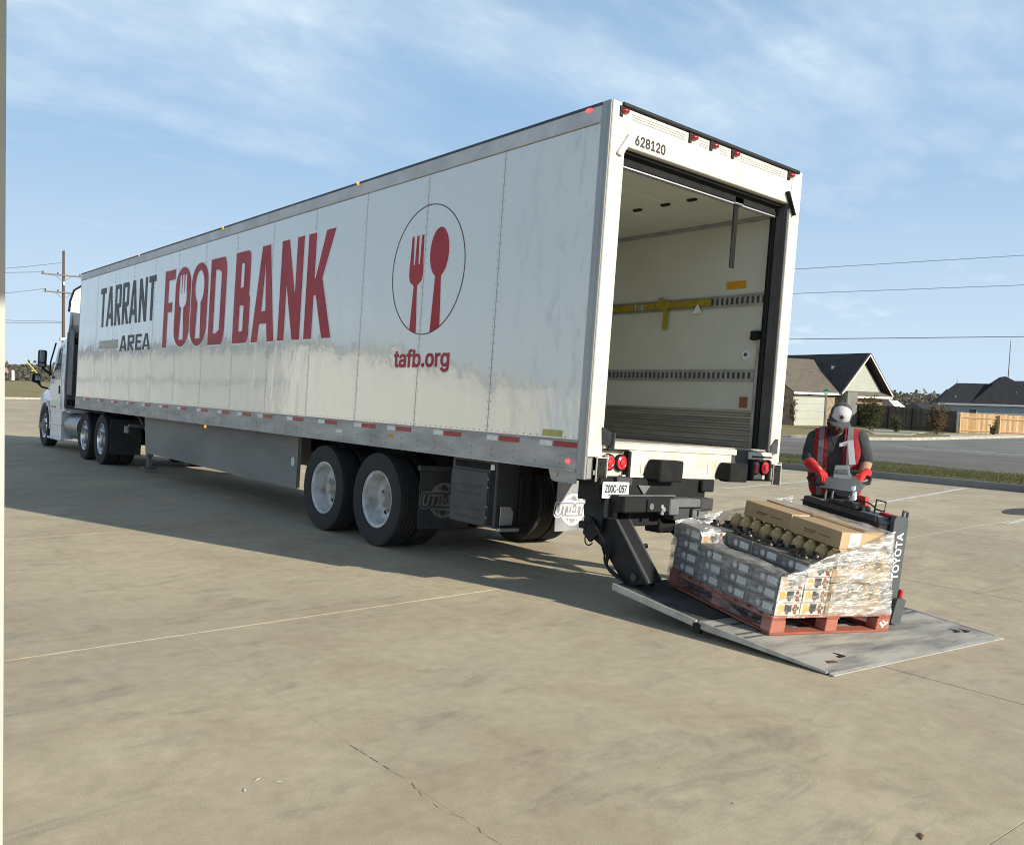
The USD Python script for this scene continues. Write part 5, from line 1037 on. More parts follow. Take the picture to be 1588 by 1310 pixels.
# long kraft cartons on the very top
for i, (v0, u0, dv, du, lab) in enumerate(((0.55, 0.03, 0.235, 0.50, 'long kraft carton with two printed lines on top of the load, nearest the ramp tip'),
                                           (0.585, 0.56, 0.235, 0.50, 'long kraft carton on top of the load, farther one with an open end flap'),
                                           (0.792, 0.04, 0.225, 0.52, 'flat kraft carton on top of the load, front one beside the pallet truck'),
                                           (0.828, 0.58, 0.225, 0.52, 'flat kraft carton on top of the load, rear one beside the pallet truck'))):
    c_ = thing('kraft_carton', lab, 'carton', at(v0, u0, 0.632 + 0.003 * i, (-1.5, 1.5, 0.5, -1)[i]), 'long kraft cartons on top of the load')
    part(c_, 'body', MB().cbox((0, 0, 0), (dv, du, 0.125), 0.004), 'kraft')
    part(c_, 'end_face', MB().cbox((0.002, -0.003, 0.002), (dv - .002, 0.0, 0.123), 0.001), 'kraft_light')
    if i < 2:
        part(c_, 'address_label', MB().box((0.085, -0.0045, 0.015), (0.20, -0.003, 0.118)), 'paper_white')
        part(c_, 'small_print', MB().flat(unary_union([sbox(.10, .05, .16, .053), sbox(.10, .04, .17, .043), sbox(.10, .03, .15, .033)]), 0.001, O=(0, -0.0045, 0), X=(1, 0, 0), Y=(0, 0, 1)), 'print_grey')
        part(c_, 'small_print', MB().flat(unary_union([sbox(.14, .06, .26, .068), sbox(.14, .045, .24, .052), sbox(.30, .055, .40, .062)]), 0.001, O=(-.0002, du, 0), X=(0, -1, 0), Y=(0, 0, 1)), 'kraft_print')
        part(c_, 'flap', MB().cbox((-0.002, -0.05, 0.002), (0.0, 0.0, 0.10), 0.0005) if i else MB().hull([(0.0, -0.004, 0.0), (0.0, -0.03, -0.02), (0.08, -0.004, 0.0), (0.08, -0.03, -0.02), (0, -.002, 0), (.08, -.002, 0)]), 'kraft_light')
    else:
        part(c_, 'tape', MB().box((dv / 2 - .03, 0.0, 0.1245), (dv / 2 + .03, du, 0.126)), 'kraft_light')

# stretch film round the load
WR = thing('stretch_wrap', 'clear stretch film wound loosely round the loaded pallet', 'film', LM)
rw_ = np.random.default_rng(5)
def film(name, fn, nu, nw, amp, seed):
    a, b = np.meshgrid(np.linspace(0, 1, nu), np.linspace(0, 1, nw)); P, N = fn(a, b)
    q = meshkit.fbm(P.reshape(-1, 3) * np.array([4, 4, 9]) + seed) if hasattr(meshkit, 'fbm') else rw_.normal(0, .3, a.size)
    q = np.asarray(q).reshape(a.shape); q = (q - q.mean()) / (q.std() + 1e-6)
    P = P + N * (np.abs(q) * amp * 0.65)[..., None]
    part(WR, name, MB().grid(P), 'wrap' if name in ('film_left', 'film_front') else 'wrap_dense', smooth=True)
def front_f(a, b):
    top = np.interp(a, [0, .25, .5, .75, 1], [0.43, 0.53, 0.61, 0.69, 0.775]); w = 0.135 + (top - 0.135) * b
    return np.stack([-0.01 + a * (1.185 - 0.17 * b), np.full_like(a, -0.014), w], -1), np.array([0, -1.0, 0])
def left_f(a, b):
    top = np.interp(a, [0, .3, .7, .76, 1], [0.432, 0.432, 0.445, 0.525, 0.526]); w = 0.03 + (top - 0.03) * b
    return np.stack([np.full_like(a, -0.004), a * 1.18, w], -1), np.array([-1.0, 0, 0])
def right_f(a, b):
    w = 0.02 + (0.78 - 0.02) * b
    return np.stack([1.19 - 0.17 * b, -0.01 + a * 1.19, w], -1), np.array([1.0, 0, 0])
def back_f(a, b):
    top = np.interp(a, [0, .5, 1], [0.53, 0.66, 0.80]); return np.stack([-0.01 + a * 1.245, np.full_like(a, 1.184), 0.02 + (top - .02) * b], -1), np.array([0, 1.0, 0])
def rim_f(a, b):      # the slack band lying over the outer row of cartons
    u = a * 1.18; z0 = np.interp(a, [0, .3, .7, .77, 1], [0.436, 0.436, 0.449, 0.53, 0.531]); v = -0.004 + b * (0.10 + 0.13 * a + 0.05 * np.sin(a * 9)); 
    return np.stack([v, u, z0 + 0.018 * np.sin(b * np.pi) - 0.0 * b], -1), np.array([0, 0, 1.0])
def top_f(a, b):
    return np.stack([0.80 + b * 0.24, -0.01 + a * 1.19, 0.770 + 0.004 * np.sin(9 * a)], -1), np.array([0, 0, 1.0])
film('film_front', front_f, 90, 60, 0.012, 1.0); film('film_left', left_f, 70, 36, 0.003, 4.0); film('film_right', right_f, 40, 30, 0.010, 7.0)
def fband_f(a, b):      # the bunched upper edge of the film across the front
    top = np.interp(a, [0, .25, .5, .75, 1], [0.43, 0.53, 0.61, 0.69, 0.775]); w = top - 0.11 * (1 - b) - 0.02 * np.sin(a * 11)
    return np.stack([-0.012 + a * 1.05, np.full_like(a, -0.024), w], -1), np.array([0, -1.0, 0])
def fjug_f(a, b):       # several layers over the jugs
    top = np.interp(a, [0, 1], [0.62, 0.775]); w = 0.15 + (top - 0.15) * b
    return np.stack([0.50 + a * (0.675 - 0.16 * b), np.full_like(a, -0.030), w], -1), np.array([0, -1.0, 0])
film('film_band', fband_f, 80, 14, 0.012, 21.0); film('film_jugs', fjug_f, 50, 50, 0.012, 25.0)
film('film_back', back_f, 40, 30, 0.010, 9.0); film('film_slack', rim_f, 70, 14, 0.010, 12.0); film('film_top', top_f, 60, 18, 0.008, 15.0)

# ------------------------------------------------------------------ powered pallet truck
PT = thing('pallet_truck', 'dark grey powered pallet truck lettered TOYOTA behind the load', 'pallet truck', LM)
part(PT, 'chassis', MB().hull([(1.26, 0.19, 0.06), (1.46, 0.19, 0.06), (1.12, 0.19, 0.80), (1.37, 0.19, 0.80), (1.26, 0.98, 0.06), (1.46, 0.98, 0.06), (1.12, 0.98, 0.80), (1.37, 0.98, 0.80)]).hull([(1.10, 0.17, 0.80), (1.38, 0.17, 0.80), (1.10, 1.0, 0.80), (1.38, 1.0, 0.80), (1.16, 0.26, 0.84), (1.36, 0.26, 0.84), (1.16, 0.92, 0.84), (1.36, 0.92, 0.84)]), 'jack_black')
sp = part(PT, 'side_panel', MB().flat(Polygon([(1.30, 0.12), (1.34, 0.05), (1.44, 0.05), (1.462, .10), (1.395, 0.83), (1.375, 0.862), (1.25, 0.868), (1.235, 0.84)]), 0.035, O=(0, 0.185, 0), X=(1, 0, 0), Y=(0, 0, 1)), 'jack_grey')
tt = text2d('TOYOTA', 0.068, True); tt = affinity.scale(tt, 0.385 / tt.bounds[2], 1, origin=(0, 0))
part(sp, 'lettering', MB().flat(tt, 0.002, O=(1.398, 0.1495, 0.36), X=(-0.092, 0, 0.996), Y=(-0.996, 0, -0.092)), 'graphic_white')
part(PT, 'caster_guard', MB().flat(sbox(-0.035, 0.0, 0.035, 0.17).buffer(0.018), 0.06, O=(1.44, 0.175, 0.03), X=(math.cos(.1), 0, -math.sin(.1)), Y=(math.sin(.1), 0, math.cos(.1))), 'jack_grey')
part(PT, 'caster_guard', MB().cbox((1.452, 0.13, 0.215), (1.485, 0.17, 0.285), 0.006), 'jack_red', label='red tab above the caster guard')
ey = MB().tube([(1.335, 0.165, 0.86), (1.335, 0.165, 0.91), (1.385, 0.165, 0.90), (1.385, 0.165, 0.85)], 0.011, 8)
part(PT, 'lifting_eye', ey, 'jack_grey')
part(PT, 'lifting_eye', MB().tube([(1.24, 0.86, 0.84), (1.24, 0.86, 0.92), (1.24, 0.79, 0.925), (1.24, 0.79, 0.85)], 0.010, 8), 'worn_grey_steel')
part(PT, 'load_guard', MB().cbox((1.10, 0.22, 0.80), (1.125, 0.96, 0.845), 0.006), 'jack_black')
part(PT, 'top_cover', MB().cbox((1.14, 0.45, 0.835), (1.33, 0.75, 0.875), 0.015).cbox((1.18, 0.52, 0.87), (1.27, 0.62, 0.89), 0.01).cyl((1.2, 0.5, 0.86), (1.2, 0.42, 0.86), 0.02, n=10), 'jack_black')
part(PT, 'glint_strip', MB().cbox((1.13, 0.22, 0.842), (1.18, 0.40, 0.850), 0.002).cbox((1.13, 0.80, 0.842), (1.17, 0.96, 0.850), 0.002), 'worn_grey_steel')  # pale strips drawn in as glints along the top
part(PT, 'red_cover', MB().hull([(1.40, 0.52, 0.60), (1.50, 0.52, 0.60), (1.40, 0.72, 0.60), (1.50, 0.72, 0.60), (1.38, 0.58, 0.93), (1.42, 0.58, 0.93), (1.38, 0.66, 0.93), (1.42, 0.66, 0.93)]).cbox((1.30, 0.22, 0.835), (1.37, 0.36, 0.858), 0.008), 'jack_red')
part(PT, 'sensor_bracket', MB().tube([(1.30, 0.40, 0.84), (1.30, 0.40, 0.945), (1.30, 0.31, 0.945), (1.30, 0.31, 0.87), (1.30, 0.40, 0.87)], 0.007, 7), 'jack_black')
part(PT, 'cable', MB().tube(bez((1.30, 0.40, 0.88), (1.31, 0.5, 0.92), (1.31, 0.58, 0.91), (1.3, 0.66, 0.86)), 0.006, 6), 'jack_black')
for u0 in (0.28, 0.74): part(PT, 'fork', MB().cbox((0.10, u0, 0.028), (1.31, u0 + 0.17, 0.085), 0.012), 'jack_black')
for u0 in (0.24, 0.88): part(PT, 'wheel', MB().cyl((1.38, u0, 0.052), (1.38, u0 + 0.05, 0.052), 0.05, n=18), 'rubber')
part(PT, 'wheel', MB().cyl((1.58, 0.64, 0.11), (1.58, 0.72, 0.11), 0.105, n=24), 'rubber')

# ------------------------------------------------------------------ the person (local: +x his right, +y where he faces, z up)
PF = np.array([-0.88, -0.475, 0]); PF /= np.linalg.norm(PF)
PX = np.array([PF[1], -PF[0], 0])
PP = np.array([2.52, -0.70, 0.0]); foot = 0.035
PM = np.eye(4); PM[:3, 0], PM[:3, 1], PM[:3, 2], PM[:3, 3] = PX, PF, (0, 0, 1), PP
def to_jack(p): return (np.linalg.inv(LM) @ PM @ np.r_[p, 1])[:3]
# tiller on the pallet truck, under his hands
tb, tt_ = to_jack((-0.20, 0.50, 0.66)), to_jack((-0.165, 0.44, 0.985))
part(PT, 'tiller_arm', MB().cyl(tb, tt_, 0.034, 0.030, n=18), 'steel_bright', smooth=40)
part(PT, 'tiller_base', MB().cyl(to_jack((-0.20, 0.50, 0.50)), tb, 0.055, 0.045, n=18).cyl(tb, to_jack((-0.1, 0.52, 0.60)), 0.03, n=10), 'jack_black')
hd_ = [(0.10, 0.46, 0.965), (-0.24, 0.46, 0.965), (0.13, 0.40, 1.00), (-0.27, 0.40, 1.01), (0.08, 0.30, 1.045), (-0.20, 0.30, 1.05), (-0.03, 0.26, 1.085), (-0.13, 0.26, 1.09), (-0.18, 0.48, 0.94), (-0.06, 0.49, 0.955), (0.05, 0.42, 1.04), (-0.2, 0.42, 1.045)]
part(PT, 'tiller_head', MB().hull([to_jack(p) for p in hd_]), 'jack_head', smooth=25)
part(PT, 'control_panel', MB().hull([to_jack(p) for p in ((-0.00, 0.40, 1.05), (-0.15, 0.41, 1.045), (0.0, 0.26, 1.13), (-0.12, 0.26, 1.14), (-0.01, 0.38, 1.075), (-0.14, 0.39, 1.07), (-0.01, 0.28, 1.15), (-0.11, 0.28, 1.155))]), 'jack_light')
part(PT, 'display', MB().hull([to_jack(p) for p in ((-0.03, 0.375, 1.088), (-0.12, 0.38, 1.085), (-0.03, 0.33, 1.122), (-0.11, 0.33, 1.124), (-.03, .35, 1.07), (-.12, .35, 1.07))]), 'jack_head')
part(PT, 'handle_loop', MB().tube([to_jack(p) for p in ((0.06, 0.44, 0.985), (0.17, 0.42, 0.99), (0.205, 0.34, 1.03), (0.15, 0.28, 1.065), (0.04, 0.27, 1.08))], 0.017, 10).tube([to_jack(p) for p in ((-0.2, 0.42, 1.0), (-0.29, 0.38, 1.02), (-0.30, 0.31, 1.055), (-0.22, 0.27, 1.08), (-0.14, 0.27, 1.09))], 0.017, 10), 'jack_black')
part(PT, 'tiller_shroud', MB().hull([to_jack(p) for p in ((-0.01, 0.50, 0.95), (-0.16, 0.50, 0.94), (-0.13, 0.52, 0.90), (-0.05, 0.52, 0.91), (-0.02, 0.46, 0.97), (-0.17, 0.46, 0.95))]), 'jack_black')

def ball(p, r, n=20): return Manifold.sphere(r, n).translate([float(k) for k in p])
def chain(pts, n=20):
    out = []
    for (p, r), (q, s) in zip(pts[:-1], pts[1:]): out.append(Manifold.batch_hull([ball(p, r, n), ball(q, s, n)]))
    return Manifold.batch_boolean(out, m3.OpType.Add) if len(out) > 1 else out[0]
def union(ms): return Manifold.batch_boolean(list(ms), m3.OpType.Add)
def soft(m, edge=0.02, it=12):
    q = m.refine_to_length(edge).to_mesh(); t = trimesh.Trimesh(q.vert_properties[:, :3], q.tri_verts, process=True)
    trimesh.smoothing.filter_taubin(t, 0.5, 0.53, iterations=it); return t
def back(t): return Manifold(m3.Mesh(np.asarray(t.vertices, np.float32), np.asarray(t.faces, np.uint32)))
def torso(g):
    return union([chain([((-.075, -.03, .95), .14 + g), ((.075, -.03, .95), .14 + g)]), chain([((-.085, .0, 1.10), .145 + g), ((.085, .0, 1.10), .145 + g)]), chain([((-.095, .015, 1.24), .14 + g), ((.095, .015, 1.24), .14 + g)]),
                  Manifold.batch_hull([ball((s * .075, -.03, .95), .14 + g) for s in (-1, 1)] + [ball((s * .085, .0, 1.10), .145 + g) for s in (-1, 1)]),
                  Manifold.batch_hull([ball((s * .085, .0, 1.10), .145 + g) for s in (-1, 1)] + [ball((s * .095, .015, 1.24), .14 + g) for s in (-1, 1)]),
                  Manifold.batch_hull([ball((s * .095, .015, 1.24), .14 + g) for s in (-1, 1)] + [ball((s * .15, .0, 1.375), .075 + g) for s in (-1, 1)] + [ball((0, .01, 1.42), .07 + g)])])
RSH, REL, RWR = (.185, .01, 1.365), (.225, .11, 1.165), (.155, .305, 1.125)
LSH, LEL, LWR = (-.185, .01, 1.375), (-.255, .08, 1.165), (-.235, .275, 1.075)
P = thing('person', 'person in grey shirt, red vest and gloves bending over the pallet truck handle', 'person', PM)
# head: bent forward and turned a little to his left
HC = np.array([-0.015, 0.125, 1.565])
HR = rot([0, 1, 0], -15) @ rot([0, 0, 1], 9) @ rot([1, 0, 0], -33)
def hp_(p): return HC + HR[:3, :3] @ np.array(p, float)
def hball(p, r, s=(1, 1, 1)):
    m = Manifold.sphere(r, 28).scale([float(k) for k in s]); A = np.eye(4); A[:3, :3] = HR[:3, :3]; A[:3, 3] = hp_(p)
    return m.transform(A[:3, :].tolist())
head = union([hball((0, 0, .02), .098, (.82, 1.0, 1.05)), hball((0, .035, -.055), .072, (.95, .95, 1.0)), hball((0, .06, -.095), .038, (1.2, .9, .8)),
              Manifold.batch_hull([hball((0, .092, .005), .010), hball((0, .118, -.028), .014), hball((0, .085, -.035), .018)]),
              hball((.045, .062, -.02), .026), hball((-.045, .062, -.02), .026), hball((.082, -.005, -.01), .028, (.4, .8, 1.15)), hball((-.082, -.005, -.01), .028, (.4, .8, 1.15)),
              hball((.032, .085, .018), .014), hball((-.032, .085, .018), .014), hball((0, .10, -.062), .014, (1.6, .6, .5))])
body = union([head, Manifold.batch_hull([ball((0, .02, 1.40), .062), ball(hp_((0, -.02, -.06)), .06)]), torso(-.03), chain([(RSH, .06), (REL, .050), (RWR, .036), ((.125, .35, 1.105), .034)]), chain([(LSH, .06), (LEL, .050), (LWR, .036), ((-.20, .31, 1.055), .034)]),
              chain([((.10, -.05, .92), .10), ((.12, -.02, .50), .07), ((.13, -.06, .13), .045)]), chain([((-.10, -.05, .92), .10), ((-.12, -.02, .50), .07), ((-.13, -.06, .13), .045)])])
bd = part(P, 'body', MB().tm(soft(body, .018, 6)), 'skin', smooth=True)
part(P, 'eye', MB().man(hball((.032, .094, .012), .009)).man(hball((-.032, .094, .012), .009)), 'ink_black', smooth=True)
brd = union([hball((0, .04, -.075), .075, (.98, .98, .80)), hball((0, .068, -.105), .045, (1.15, .9, .8)), hball((.05, .02, -.055), .048, (.8, 1, 1.2)), hball((-.05, .02, -.055), .048, (.8, 1, 1.2)), hball((0, .10, -.048), .016, (2.2, .7, .6))]) - hball((0, .112, -.066), .013, (1.6, 1, .5))
part(P, 'beard', MB().tm(soft(brd, .012, 5)), 'beard', smooth=True)
part(P, 'hair', MB().tm(soft(hball((0, -.012, .015), .1015, (.84, 1.0, 1.0)) - hball((0, .12, -.02), .10), .014, 4)), 'beard', smooth=True)
# cap with white front and a star
dome_ = hball((0, -.004, .045), .108, (.87, 1.02, .90))
A = np.eye(4); A[:3, :3] = HR[:3, :3]; A[:3, 3] = hp_((0, 0, .035))
cutter = Manifold.cube([.4, .4, .3], True).translate([0, 0, .15]).transform(A[:3, :].tolist())
cap_t = dome_ ^ cutter
cp = part(P, 'cap', MB().tm(soft(cap_t, .014, 3)), 'cap_grey', smooth=40)
fr_ = hball((0, -.002, .046), .1095, (.875, 1.03, .905)) ^ cutter
B4 = np.eye(4); B4[:3, :3] = HR[:3, :3]; B4[:3, 3] = hp_((0, .10, .09)); fr_ = fr_ ^ (Manifold.cube([.150, .16, .30], True).transform(B4[:3, :].tolist()))
part(cp, 'front_panel', MB().man(fr_), 'cap_white', smooth=40)
star = Polygon([(math.sin(k * math.pi / 5) * (1 if k % 2 == 0 else .40) * .026, math.cos(k * math.pi / 5) * (1 if k % 2 == 0 else .40) * .026) for k in range(10)])
so = hp_((0, .108, .082)); nd = HR[:3, :3] @ np.array([0, .93, .37]); sxv = HR[:3, :3] @ np.array([-1, 0, 0]); syv = np.cross(nd, sxv)
sm_ = MB().flat(star, 0.012, O=so - nd * 0.006, X=sxv, Y=syv)
part(cp, 'star', sm_, 'star_navy')
brim = []
for t in np.linspace(-0.92, 0.92, 15):
    for rr_, zz in ((.085, .040), (.166 - .03 * t * t, .022 - .014 * t * t)): brim.append((math.sin(t) * rr_ * .95, math.cos(t) * rr_ + .004, zz))
bt_ = [hp_(p) for p in brim] + [hp_((p[0], p[1], p[2] - .005)) for p in brim]
part(cp, 'brim', MB().hull(bt_), 'cap_grey', smooth=30)
part(cp, 'button', MB().man(hball((0, 0, .143), .008)), 'cap_grey')
# shirt with short sleeves
sh_t = soft(union([torso(-.008), chain([(RSH, .078), ((.214, .065, 1.25), .073)]), chain([(LSH, .078), ((-.225, .05, 1.255), .073)]), chain([((.212, .07, 1.235), .071), ((.222, .095, 1.20), .069)]), chain([((-.232, .055, 1.235), .071), ((-.246, .07, 1.20), .069)])]), .02, 10)
part(P, 'shirt', MB().tm(sh_t), 'shirt', smooth=True)
part(P, 'lanyard', MB().tube([(.06, .14, 1.44), (.03, .178, 1.34), (-.05, .183, 1.22)], .004, 6).tube([(-.07, .13, 1.44), (-.06, .175, 1.34), (-.05, .183, 1.22)], .004, 6), 'strap_black')
tv = back(soft(torso(.016), .02, 10)); tv2 = back(soft(torso(.0215), .02, 10))
def slab(lo, hi): return Manifold.cube([hi[k] - lo[k] for k in range(3)], False).translate([float(k) for k in lo])
opening = Manifold.hull_points(np.array([(.055, .05, .80), (-.05, .05, .80), (.085, .05, 1.40), (-.06, .05, 1.40), (.055, .5, .80), (-.05, .5, .80), (.085, .5, 1.40), (-.06, .5, 1.40), (.075, .02, 1.6), (-.075, .02, 1.6), (.075, .5, 1.6), (-.075, .5, 1.6)]))
neck = Manifold.cylinder(.4, .08, .08, 28).translate([0, .03, 1.30])
armR = chain([(tuple(np.array(RSH) + (.035, 0, -.01)), .095), ((.265, .06, 1.22), .095)]); armL = chain([(tuple(np.array(LSH) + (-.035, 0, -.01)), .095), ((-.28, .06, 1.22), .095)])
cuts = union([opening, neck, armR, armL]); span = slab((-.5, -.5, .86), (.5, .5, 1.6))
vest = (tv ^ span) - cuts
vs = part(P, 'vest', MB().man(vest), 'vest_red', smooth=35)
for lo, hi in (((.105, -.5, .86), (.15, .5, 1.6)), ((-.135, -.5, .86), (-.09, .5, 1.6)), ((-.5, -.5, 1.06), (.5, .5, 1.11))):
    part(vs, 'reflective_band', MB().man((tv2 ^ slab(lo, hi)) - cuts), 'reflective', smooth=35)
tr_t = soft(union([chain([((-.07, -.03, .92), .132), ((.07, -.03, .92), .132)]), chain([((.085, -.045, .86), .115), ((.12, -.01, .50), .095), ((.13, -.05, .10), .08)]), chain([((-.085, -.045, .86), .115), ((-.12, -.01, .50), .095), ((-.13, -.05, .10), .08)])]), .025, 8)
part(P, 'trousers', MB().tm(tr_t), 'trousers', smooth=True)
for s in (1, -1):
    part(P, 'shoe', MB().tm(soft(Manifold.batch_hull([ball((s * .13, -.10, foot + .035), .04), ball((s * .135, .09, foot + .025), .038), ball((s * .145, .15, foot + .02), .03), ball((s * .13, -.08, foot + .08), .045)]) ^ slab((-.5, -.5, foot - .03 * (s > 0) - .005), (.5, .5, .3)), .015, 4)), 'ink_black', smooth=40)
# gloves: palm, four fingers and a thumb, closed on the handle loop
def hand(wr, palm, fdir, curl, side_, nrm):
    """wr wrist, palm centre of the knuckles, fdir where the fingers run, curl where they bend to, side_ from index to little finger"""
    wr, palm, f, c, s = (np.array(k, float) for k in (wr, palm, fdir, curl, side_)); f /= np.linalg.norm(f); c /= np.linalg.norm(c); s /= np.linalg.norm(s)
    ms = [chain([(wr - (palm - wr) * .9, .046), (wr, .041)], 14), Manifold.batch_hull([ball(wr, .036, 14)] + [ball(palm + s * k, .0195, 14) for k in (-.036, -.012, .012, .036)])]
    for k, ln in zip((-.037, -.0125, .0125, .036), (.92, 1.0, .95, .78)):
        a = palm + s * k; b = a + (f * .9 + c * .25) * .042 * ln; d = b + (f * .35 + c * .95) * .030 * ln; e = d + (-f * .25 + c * .95) * .022 * ln
        ms.append(chain([(a, .0125), (b, .0115), (d, .0105), (e, .0095)], 12))
    tb_ = wr + (palm - wr) * .35 - s * .030; t2 = tb_ - s * .026 + f * .030 + c * .012; t3 = t2 + f * .034 + c * .018 + s * .004
    ms.append(chain([(tb_, .018), (t2, .0145), (t3, .0115)], 12))
    return soft(union(ms), .008, 5)
part(P, 'glove', MB().tm(hand((.150, .325, 1.118), (.085, .395, 1.075), (-.45, .45, -.55), (.0, -.1, -1), (.55, .75, .15), None)), 'glove_red', smooth=True)
part(P, 'glove', MB().tm(hand((-.225, .295, 1.065), (-.185, .37, 1.035), (.45, .55, -.5), (.1, -.1, -1), (-.75, .5, -.1), None)), 'glove_red', smooth=True)
PS = thing('paper_sheets', 'folded white paper sheets standing upright against the chest of the person', 'paper', PM @ trans((-.145, .245, 1.16)) @ rot([0, 1, 0], 8) @ rot([1, 0, 0], 6))
part(PS, 'sheet', MB().cbox((-.026, 0, 0), (.026, .004, .215), .001), 'paper_white'); part(PS, 'sheet', MB().hull([(-.022, .005, .01), (.024, .006, 0), (-.02, .012, .205), (.02, .014, .20), (-.022, .007, .01), (.024, .008, 0)]), 'paper_white')
part(PS, 'sheet', MB().hull([(.026, .0, .21), (.09, .006, .195), (.09, .006, .165), (.03, .0, .17), (.026, .004, .21), (.09, .010, .195), (.09, .010, .165), (.03, .004, .17)]), 'paper_white')
# ratchet strap hanging on the inner wall of the trailer
ST = thing('ratchet_strap', 'yellow ratchet strap knotted along the upper track inside the trailer', 'strap', TILT)
part(ST, 'webbing', MB().cbox((2.458, 0.86, 2.79), (2.468, 2.6, 2.862), 0.002).cbox((2.452, 0.92, 2.80), (2.459, 1.5, 2.85), 0.002), 'strap_yellow')
part(ST, 'knot', MB().hull([(2.43, 1.40, 2.86), (2.43, 1.52, 2.90), (2.43, 1.60, 2.83), (2.43, 1.50, 2.77), (2.462, 1.38, 2.84), (2.462, 1.56, 2.92), (2.462, 1.64, 2.83), (2.462, 1.5, 2.76)]), 'strap_yellow')
part(ST, 'tail', MB().cbox((2.448, 1.43, 2.56), (2.456, 1.49, 2.80), 0.002), 'strap_yellow')
part(ST, 'buckle', MB().cbox((2.445, 1.80, 2.785), (2.458, 1.86, 2.865), 0.004).cbox((2.445, 1.90, 2.785), (2.458, 1.93, 2.865), 0.004), 'galvanised')
part(ST, 'care_tag', MB().hull([(2.45, 1.02, 2.82), (2.45, 0.97, 2.72), (2.45, 1.09, 2.72), (2.455, 1.03, 2.82), (2.455, 0.97, 2.72), (2.455, 1.09, 2.72)]), 'plate_white')
# ------------------------------------------------------------------ houses (local axes: s along the front to the right, d away, z up)
az_h = math.radians(99); HA = np.array([math.sin(az_h), math.cos(az_h), 0]); HB = np.array([math.sin(az_h - math.pi / 2), math.cos(az_h - math.pi / 2), 0])
def house_frame(o):
    T = np.eye(4); T[:3, 0], T[:3, 1], T[:3, 2], T[:3, 3] = HA, HB, (0, 0, 1), o; return T
H1 = thing('house', 'house with cream garage door and tall cream gable under dark roofs', 'house', house_frame((47.829, 29.836, 0.0)))
part(H1, 'wall', MB().box((0.02, 0.05, -0.4), (4.5, 8, 2.2)), 'stone_tan')
part(H1, 'wall', MB().add([(0.0, 0.0, -.4), (0.0, 8.2, -.4), (0.0, 8.2, 2.2), (0.0, 4.1, 4.5), (0.0, 0.0, 2.2)], [[0, 1, 2], [0, 2, 3], [0, 3, 4]]).box((-0.02, 0.0, -.4), (0.0, 0.2, 2.2)), 'stone_tan', label='gable end wall in shade')
part(H1, 'wall', MB().box((4.6, 0.15, -0.4), (9.25, 12, 1.46)), 'brick_wall'); part(H1, 'wall', MB().box((4.6, 0.12, 1.46), (9.25, 12, 2.4)), 'brick_wall')
gd = part(H1, 'garage_door', MB().box((0.31, 0.02, -0.1), (3.1, 0.05, 1.92)), 'siding_cream')
for k in range(4): part(gd, 'panel', MB().cbox((0.34, -0.0, -0.08 + k * 0.5), (3.07, 0.022, 0.40 + k * 0.5), 0.01), 'siding_cream')
part(H1, 'door_frame', MB().box((0.22, 0.0, -.1), (0.31, 0.06, 2.0)).box((3.1, 0.0, -.1), (3.2, 0.06, 2.0)).box((0.22, 0.0, 1.92), (3.2, 0.06, 2.0)), 'trim_white')
def slope(p, q, r_, s_, th=0.10):
    P4 = np.array([p, q, r_, s_], float); n = np.cross(P4[1] - P4[0], P4[3] - P4[0]); n /= np.linalg.norm(n); n *= np.sign(n[2] + 1e-9)
    return MB().hull(np.vstack([P4, P4 + n * th]))
part(H1, 'roof', slope((-0.25, -0.3, 2.15), (4.15, -0.3, 2.15), (6.5, 4.1, 4.6), (-0.25, 4.1, 4.6), 0.08), 'shingle_brown', label='brown shingle slope over the garage')
part(H1, 'roof', slope((-0.25, 8.5, 2.15), (4.15, 8.5, 2.15), (6.5, 4.1, 4.6), (-0.25, 4.1, 4.6), 0.08), 'shingle_brown')
part(H1, 'roof', slope((4.12, -0.45, 2.12), (6.9, -0.45, 5.0), (6.9, 13, 5.0), (4.12, 13, 2.12), 0.09), 'shingle_dark', label='steep dark shingle slope beside the gable')
part(H1, 'roof', slope((9.65, -0.45, 2.02), (6.9, -0.45, 5.0), (6.9, 13, 5.0), (9.65, 13, 2.02), 0.09), 'shingle_dark')
part(H1, 'gable_siding', MB().add([(4.62, 0.05, 2.38), (8.95, 0.05, 2.30), (6.72, 0.05, 4.62)], [[0, 1, 2]]).add([(4.62, 0.06, 2.38), (8.95, 0.06, 2.30), (6.72, 0.06, 4.62)], [[0, 1, 2]]), 'siding_cream')
brd_ = MB()
for k in range(12):
    z = 2.42 + k * 0.18; a0, a1 = 4.62 + (z - 2.38) * 0.94, 8.95 - (z - 2.30) * 0.96; brd_.box((a0, 0.035, z), (a1, 0.05, z + 0.012))
part(H1, 'siding_board', brd_, 'siding_cream', kind='stuff')
part(H1, 'barge_board', MB().hull([(4.25, -0.47, 2.10), (4.25, -0.44, 2.10), (6.9, -0.47, 4.86), (6.9, -0.44, 4.86), (4.25, -0.47, 2.24), (4.25, -.44, 2.24), (6.9, -.47, 5.0), (6.9, -.44, 5.0)]).hull([(9.55, -0.47, 2.02), (9.55, -0.44, 2.02), (6.9, -0.47, 4.86), (6.9, -0.44, 4.86), (9.55, -0.47, 2.16), (9.55, -.44, 2.16), (6.9, -.47, 5.0), (6.9, -.44, 5.0)]), 'trim_white')
part(H1, 'fascia', MB().box((-0.3, -0.36, 2.06), (4.2, -0.3, 2.2)), 'trim_white')
part(H1, 'porch_roof', slope((5.3, -0.4, 2.06), (9.5, -0.4, 2.04), (9.3, 0.1, 2.36), (5.3, 0.1, 2.38), 0.04), 'shingle_brown'); part(H1, 'fascia', MB().box((5.3, -0.46, 1.92), (9.5, -0.4, 2.05)), 'trim_white')
